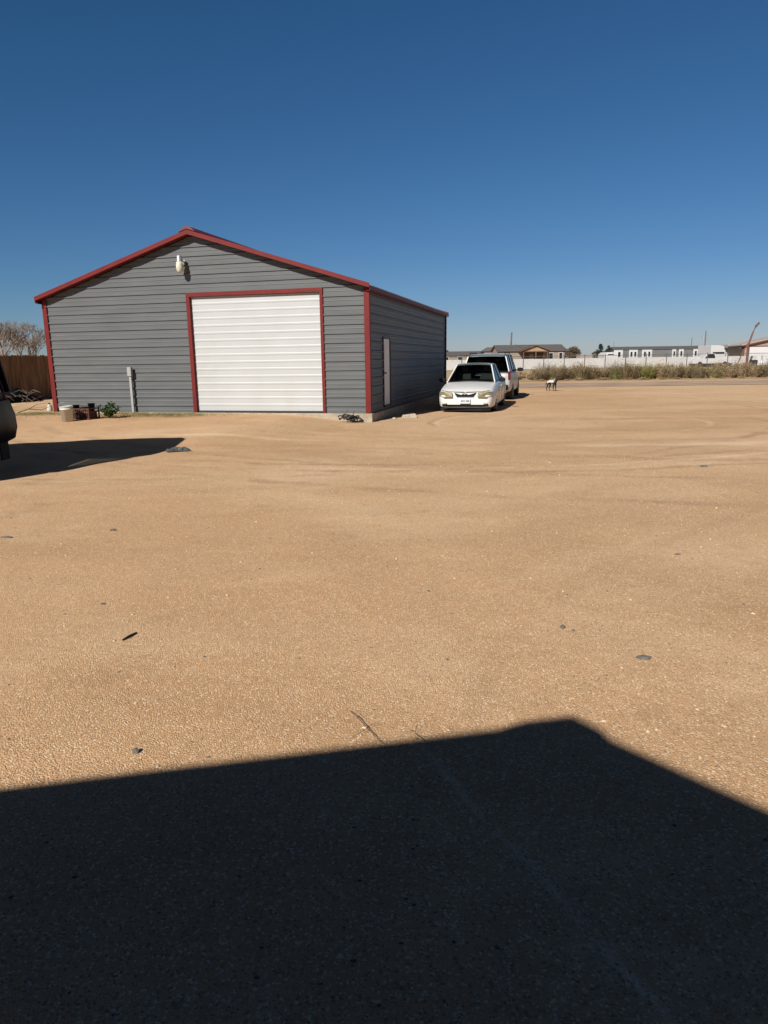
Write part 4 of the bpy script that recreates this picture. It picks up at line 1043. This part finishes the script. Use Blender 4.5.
# white van far off
fv = empty('box_trailer', Vector((41.2, 132, 0))); tag(fv, 'small white trailer roof between the dark tree and the mobile home', 'trailer')
MB().loft([[(0,0,.6),(2.0,0,.6),(2.0,0,2.0),(1.5,0,2.3),(.5,0,2.3),(0,0,1.9)],[(0,4,.6),(2.0,4,.6),(2.0,4,2.0),(1.5,4,2.3),(.5,4,2.3),(0,4,1.9)]]).build('body', M['hwhite'], fv, bevel=.05)
MB().box(.6, 1.7, -.02, -.003, 1.75, 1.95).build('window', M['cglass'], fv)
for s in (.2, 1.8): MB().lathe([(.0,-.08),(.3,-.08),(.33,.0),(.3,.08),(0,.08)], 16, (s, 2, .33), 'x').build('wheel', M['tyre'], fv)
# poles
def pole(x, y, h, label, lean=0, xarm=True, r0=.12, can=False):
    e = empty('utility_pole', Vector((x, y, 0))); tag(e, label, 'pole')
    e.rotation_euler = (0, lean, 0)
    MB().tube([(0,0,0),(0,0,h)], [r0, r0*.75], 8).build('post', M['pole'], e)
    if xarm: MB().bar((-.7,0,h-.4), (.7,0,h-.4), .1).build('crossarm', M['pole'], e)
    if can: MB().lathe([(0,h-1.9),(.25,h-1.9),(.25,h-1.2),(0,h-1.15)], 12, (-.35,0,0)).build('transformer', M['galv'], e)
pole(26.95, 150, 6.7, 'thick leaning pole rising behind the brown house roof', R(2), False, .2)
pole(29.9, 160, 4.6, 'thin short pole above the porch gable of the brown house', 0, False, .06)
pole(68.2, 151, 6.5, 'utility pole with a transformer above the right end of the mobile home', 0, False, .13, True)
pole(65.8, 152, 5.2, 'short thin pole behind the mobile home, left of the one with a transformer', 0, False, .09)
pole(52.5, 162, 4.9, 'thin pole above the left half of the mobile home roof', 0, False, .05)

def crown_tree(x, y, h, w, mt, label, seed, cone=False, name='tree', n=1500):
    r = random.Random(seed); e = empty(name, Vector((x, y, 0))); tag(e, label, 'tree', None)
    t = MB().tube([(0,0,0),(.03*h,0,h*.4),(0,0,h*.85)], [.05*h*.6+.05,.09,.03], 7)
    for k in range(7):
        a = k*2.4; z = h*(.25+.07*k); t.tube([(0,0,z),(math.cos(a)*w*.25, math.sin(a)*w*.25, z+h*.13)], [.05,.02], 5)
    t.build('trunk', M['bark'], e)
    m = MB(); cl = []
    for k in range(16):
        if cone: zz = r.uniform(.12, 1)**.8; rad_ = w/2*(1.02-zz)*1.1; a = r.uniform(0, 6.28); cl.append((math.cos(a)*rad_*.6, math.sin(a)*rad_*.6, zz*h*.95, rad_*.6+.15))
        else:
            a = r.uniform(0, 6.28); ph = r.uniform(-.4, 1.4); q = w/2*.62; cl.append((math.cos(a)*math.cos(ph)*q, math.sin(a)*math.cos(ph)*q, h*.58+math.sin(ph)*h*.3, w*.18))
    for k in range(n):
        cx, cy, cz, cr_ = r.choice(cl)
        p = Vector((r.gauss(0,1), r.gauss(0,1), r.gauss(0,1))).normalized()*cr_*r.random()**.4 + Vector((cx,cy,cz))
        d = Vector((r.gauss(0,1), r.gauss(0,1), r.gauss(0,1))).normalized()*r.uniform(.08,.2); s = d.cross(Vector((r.gauss(0,1), r.gauss(0,1), r.gauss(0,1)))).normalized()*.07
        m.add([p-d, p+s, p+d, p-s], [(0,1,2,3)])
    m.build('crown', M[mt], e)
crown_tree(45.6, 149, 4.3, 3.2, 'treedark', 'dark pointed evergreen between the brown house and the mobile home', 1, True)
crown_tree(48.2, 152, 3.9, 3.0, 'treedark', 'shorter dark evergreen touching the left end of the mobile home', 2, True)
crown_tree(40.3, 150, 3.7, 3.3, 'treebrown', 'round brown leafed tree just right of the brown house', 3)
crown_tree(43.2, 165, 3.4, 4.5, 'treebrown', 'hazy brown tree behind the two dark evergreens', 4)
crown_tree(14.7, 160, 3.4, 2.0, 'treedark', 'tiny dark tree between the garage and the suv roof', 5, True)
bare_tree(Vector((20.6, 158, 0)), 3.7, 'palebark', 'pale leafless tree far behind the suv roof', 21, .8, 4, .12, rmin=.03)
bare_tree(Vector((56.5, 165, 0)), 4.6, 'palebark', 'leafless tree behind the left half of the mobile home', 22, .8, 4, .12, rmin=.03)
bare_tree(Vector((60.0, 166, 0)), 4.3, 'palebark', 'leafless tree behind the middle of the mobile home', 23, .8, 4, .12, rmin=.03)
# distant low houses filling the horizon line
for i, (x, y, w, h, wm, lb) in enumerate(((44.5, 185, 7, 3.0, 'beige', 'low beige house far behind the round brown tree'), (64, 210, 14, 3.0, 'beige', 'low beige house far behind the mobile home'), (28, 210, 12, 3.0, 'hwhite', 'pale low house far behind the brown house'), (36, 175, 5.5, 2.6, 'hwhite', 'small white house in the gap beside the round brown tree'))):
    e = empty('distant_house', Vector((x, y, 0))); tag(e, lb, 'house')
    gable_block(e, 0, w, 0, 7, h*.78, h, M[wm], M['brownroof'], .3, 'x'); window(e, w*.3, w*.3+1, 0, 1, 1.9); window(e, w*.7, w*.7+1, 0, 1, 1.9)

# ------------------------------------------------------------------ the house behind the photographer (casts the foreground shade)
SUN_AZ, SUN_EL = R(31), R(35)
s_ = Vector((math.sin(SUN_AZ), math.cos(SUN_AZ), 0)); hA = 3.9
apex = Vector((.81, 2.81, 0)) - s_*(hA/math.tan(SUN_EL))
nh = empty('near_house', Vector((apex.x, apex.y, 0)), R(-15.7)); tag(nh, 'gabled house behind the camera whose shade covers the foreground', 'house')
pm = .42; HWD = 4.6
# local x along the facade, -y away from the yard
m = MB(); m.prism([(-HWD+.4,-.45,-.1),(HWD-.4,-.45,-.1),(HWD-.4,-.45,hA-.2-pm*(HWD-.4)),(0,-.45,hA-.2),(-HWD+.4,-.45,hA-.2-pm*(HWD-.4))], (0, -8, 0)); m.build('wall', M['housewall'], nh)
m = MB()
for s in (-1, 1): m.prism([(0,0,hA-.12),(s*HWD,0,hA-.12-pm*HWD),(s*HWD,0,hA-pm*HWD),(0,0,hA)], (0,-9,0))
m.build('roof', M['brownroof'], nh)
MB().prism([(-.24,-.0,hA-.09),(-.17,-.0,hA+.035-.07),(.0,-.0,hA+.035),(.14,-.0,hA+.03-.06),(.2,-.0,hA-.08)], (0,-9,0)).build('ridge_vent', M['brownroof'], nh)
d = MB().box(.9, 1.82, -.449, -.40, 0, 2.05).build('door', M['brownwood'], nh); MB().lathe([(0,0),(.03,.01),(.03,.05),(0,.06)], 12, (1.0,-.40,1.0), 'y').build('handle', M['galv'], d)
window(nh, -2.2, -1.0, -.449+.0, 1.0, 2.0)

# ------------------------------------------------------------------ light, sky, camera
sun = bpy.data.lights.new('sun', 'SUN'); sun.energy = 5; sun.angle = R(.5); sun.color = (1, .945, .875)
so = bpy.data.objects.new('sun', sun); col.objects.link(so)
dv = Vector((math.sin(SUN_AZ)*math.cos(SUN_EL), math.cos(SUN_AZ)*math.cos(SUN_EL), -math.sin(SUN_EL)))
so.rotation_euler = dv.to_track_quat('-Z', 'Y').to_euler(); so.location = (0, -20, 30)
w = bpy.data.worlds.new('World'); scene.world = w; w.use_nodes = True
nt = w.node_tree; sky = nt.nodes.new('ShaderNodeTexSky'); sky.sky_type = 'NISHITA'; sky.sun_disc = False
sky.sun_elevation = SUN_EL; sky.sun_rotation = SUN_AZ + math.pi; sky.air_density = 1.0; sky.dust_density = .3; sky.ozone_density = 4.0; sky.altitude = 1000
sp = nt.nodes.new('ShaderNodeSeparateColor'); cb = nt.nodes.new('ShaderNodeCombineColor'); nt.links.new(sky.outputs[0], sp.inputs[0])
for i, (kk, gm) in enumerate(((.985, 1.32), (.800, 1.02), (.985, 1.0))):   # colour grade by channel: deeper blue than the stock sky
    a_ = nt.nodes.new('ShaderNodeMath'); a_.operation = 'MULTIPLY'; a_.inputs[1].default_value = .05; nt.links.new(sp.outputs[i], a_.inputs[0])
    b_ = nt.nodes.new('ShaderNodeMath'); b_.operation = 'POWER'; b_.inputs[1].default_value = gm; nt.links.new(a_.outputs[0], b_.inputs[0])
    c_ = nt.nodes.new('ShaderNodeMath'); c_.operation = 'MULTIPLY'; c_.inputs[1].default_value = kk/.05; nt.links.new(b_.outputs[0], c_.inputs[0])
    nt.links.new(c_.outputs[0], cb.inputs[i])
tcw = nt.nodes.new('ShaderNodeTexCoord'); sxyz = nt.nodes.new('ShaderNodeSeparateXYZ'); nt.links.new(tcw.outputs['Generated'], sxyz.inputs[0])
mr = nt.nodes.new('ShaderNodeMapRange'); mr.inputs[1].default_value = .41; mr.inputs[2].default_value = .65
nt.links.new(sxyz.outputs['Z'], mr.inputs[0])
vmx = nt.nodes.new('ShaderNodeMix'); vmx.data_type = 'RGBA'; vmx.inputs['A'].default_value = (1, 1, 1, 1); vmx.inputs['B'].default_value = (.5, .17, .18, 1)  # sky above the view dimmed on purpose to deepen the shade
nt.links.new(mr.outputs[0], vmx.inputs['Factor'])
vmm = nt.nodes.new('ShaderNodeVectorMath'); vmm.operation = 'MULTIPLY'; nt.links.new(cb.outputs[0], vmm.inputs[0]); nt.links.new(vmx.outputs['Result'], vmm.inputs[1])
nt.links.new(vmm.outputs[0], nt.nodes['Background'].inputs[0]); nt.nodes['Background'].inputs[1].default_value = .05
cd = bpy.data.cameras.new('camera'); cam = bpy.data.objects.new('camera', cd); col.objects.link(cam); scene.camera = cam
cd.sensor_fit = 'HORIZONTAL'; cd.sensor_width = 36; cd.lens = 697.13/768*36; cd.clip_end = 12000; cd.clip_start = .05
P_, r_ = R(12.342), R(.818)
right0 = Vector((1,0,0)); up0 = Vector((0, math.sin(P_), math.cos(P_))); fw = Vector((0, math.cos(P_), -math.sin(P_)))
rt = right0*math.cos(r_) - up0*math.sin(r_); up = right0*math.sin(r_) + up0*math.cos(r_)
mt = Matrix((rt, up, -fw)).transposed().to_4x4(); mt.translation = Vector((0, 0, 1.57)); cam.matrix_world = mt
scene.view_settings.view_transform = 'Standard'; scene.view_settings.look = 'None'; scene.view_settings.gamma = 1; scene.view_settings.exposure = .3
scene.render.resolution_x = 768; scene.render.resolution_y = 1024
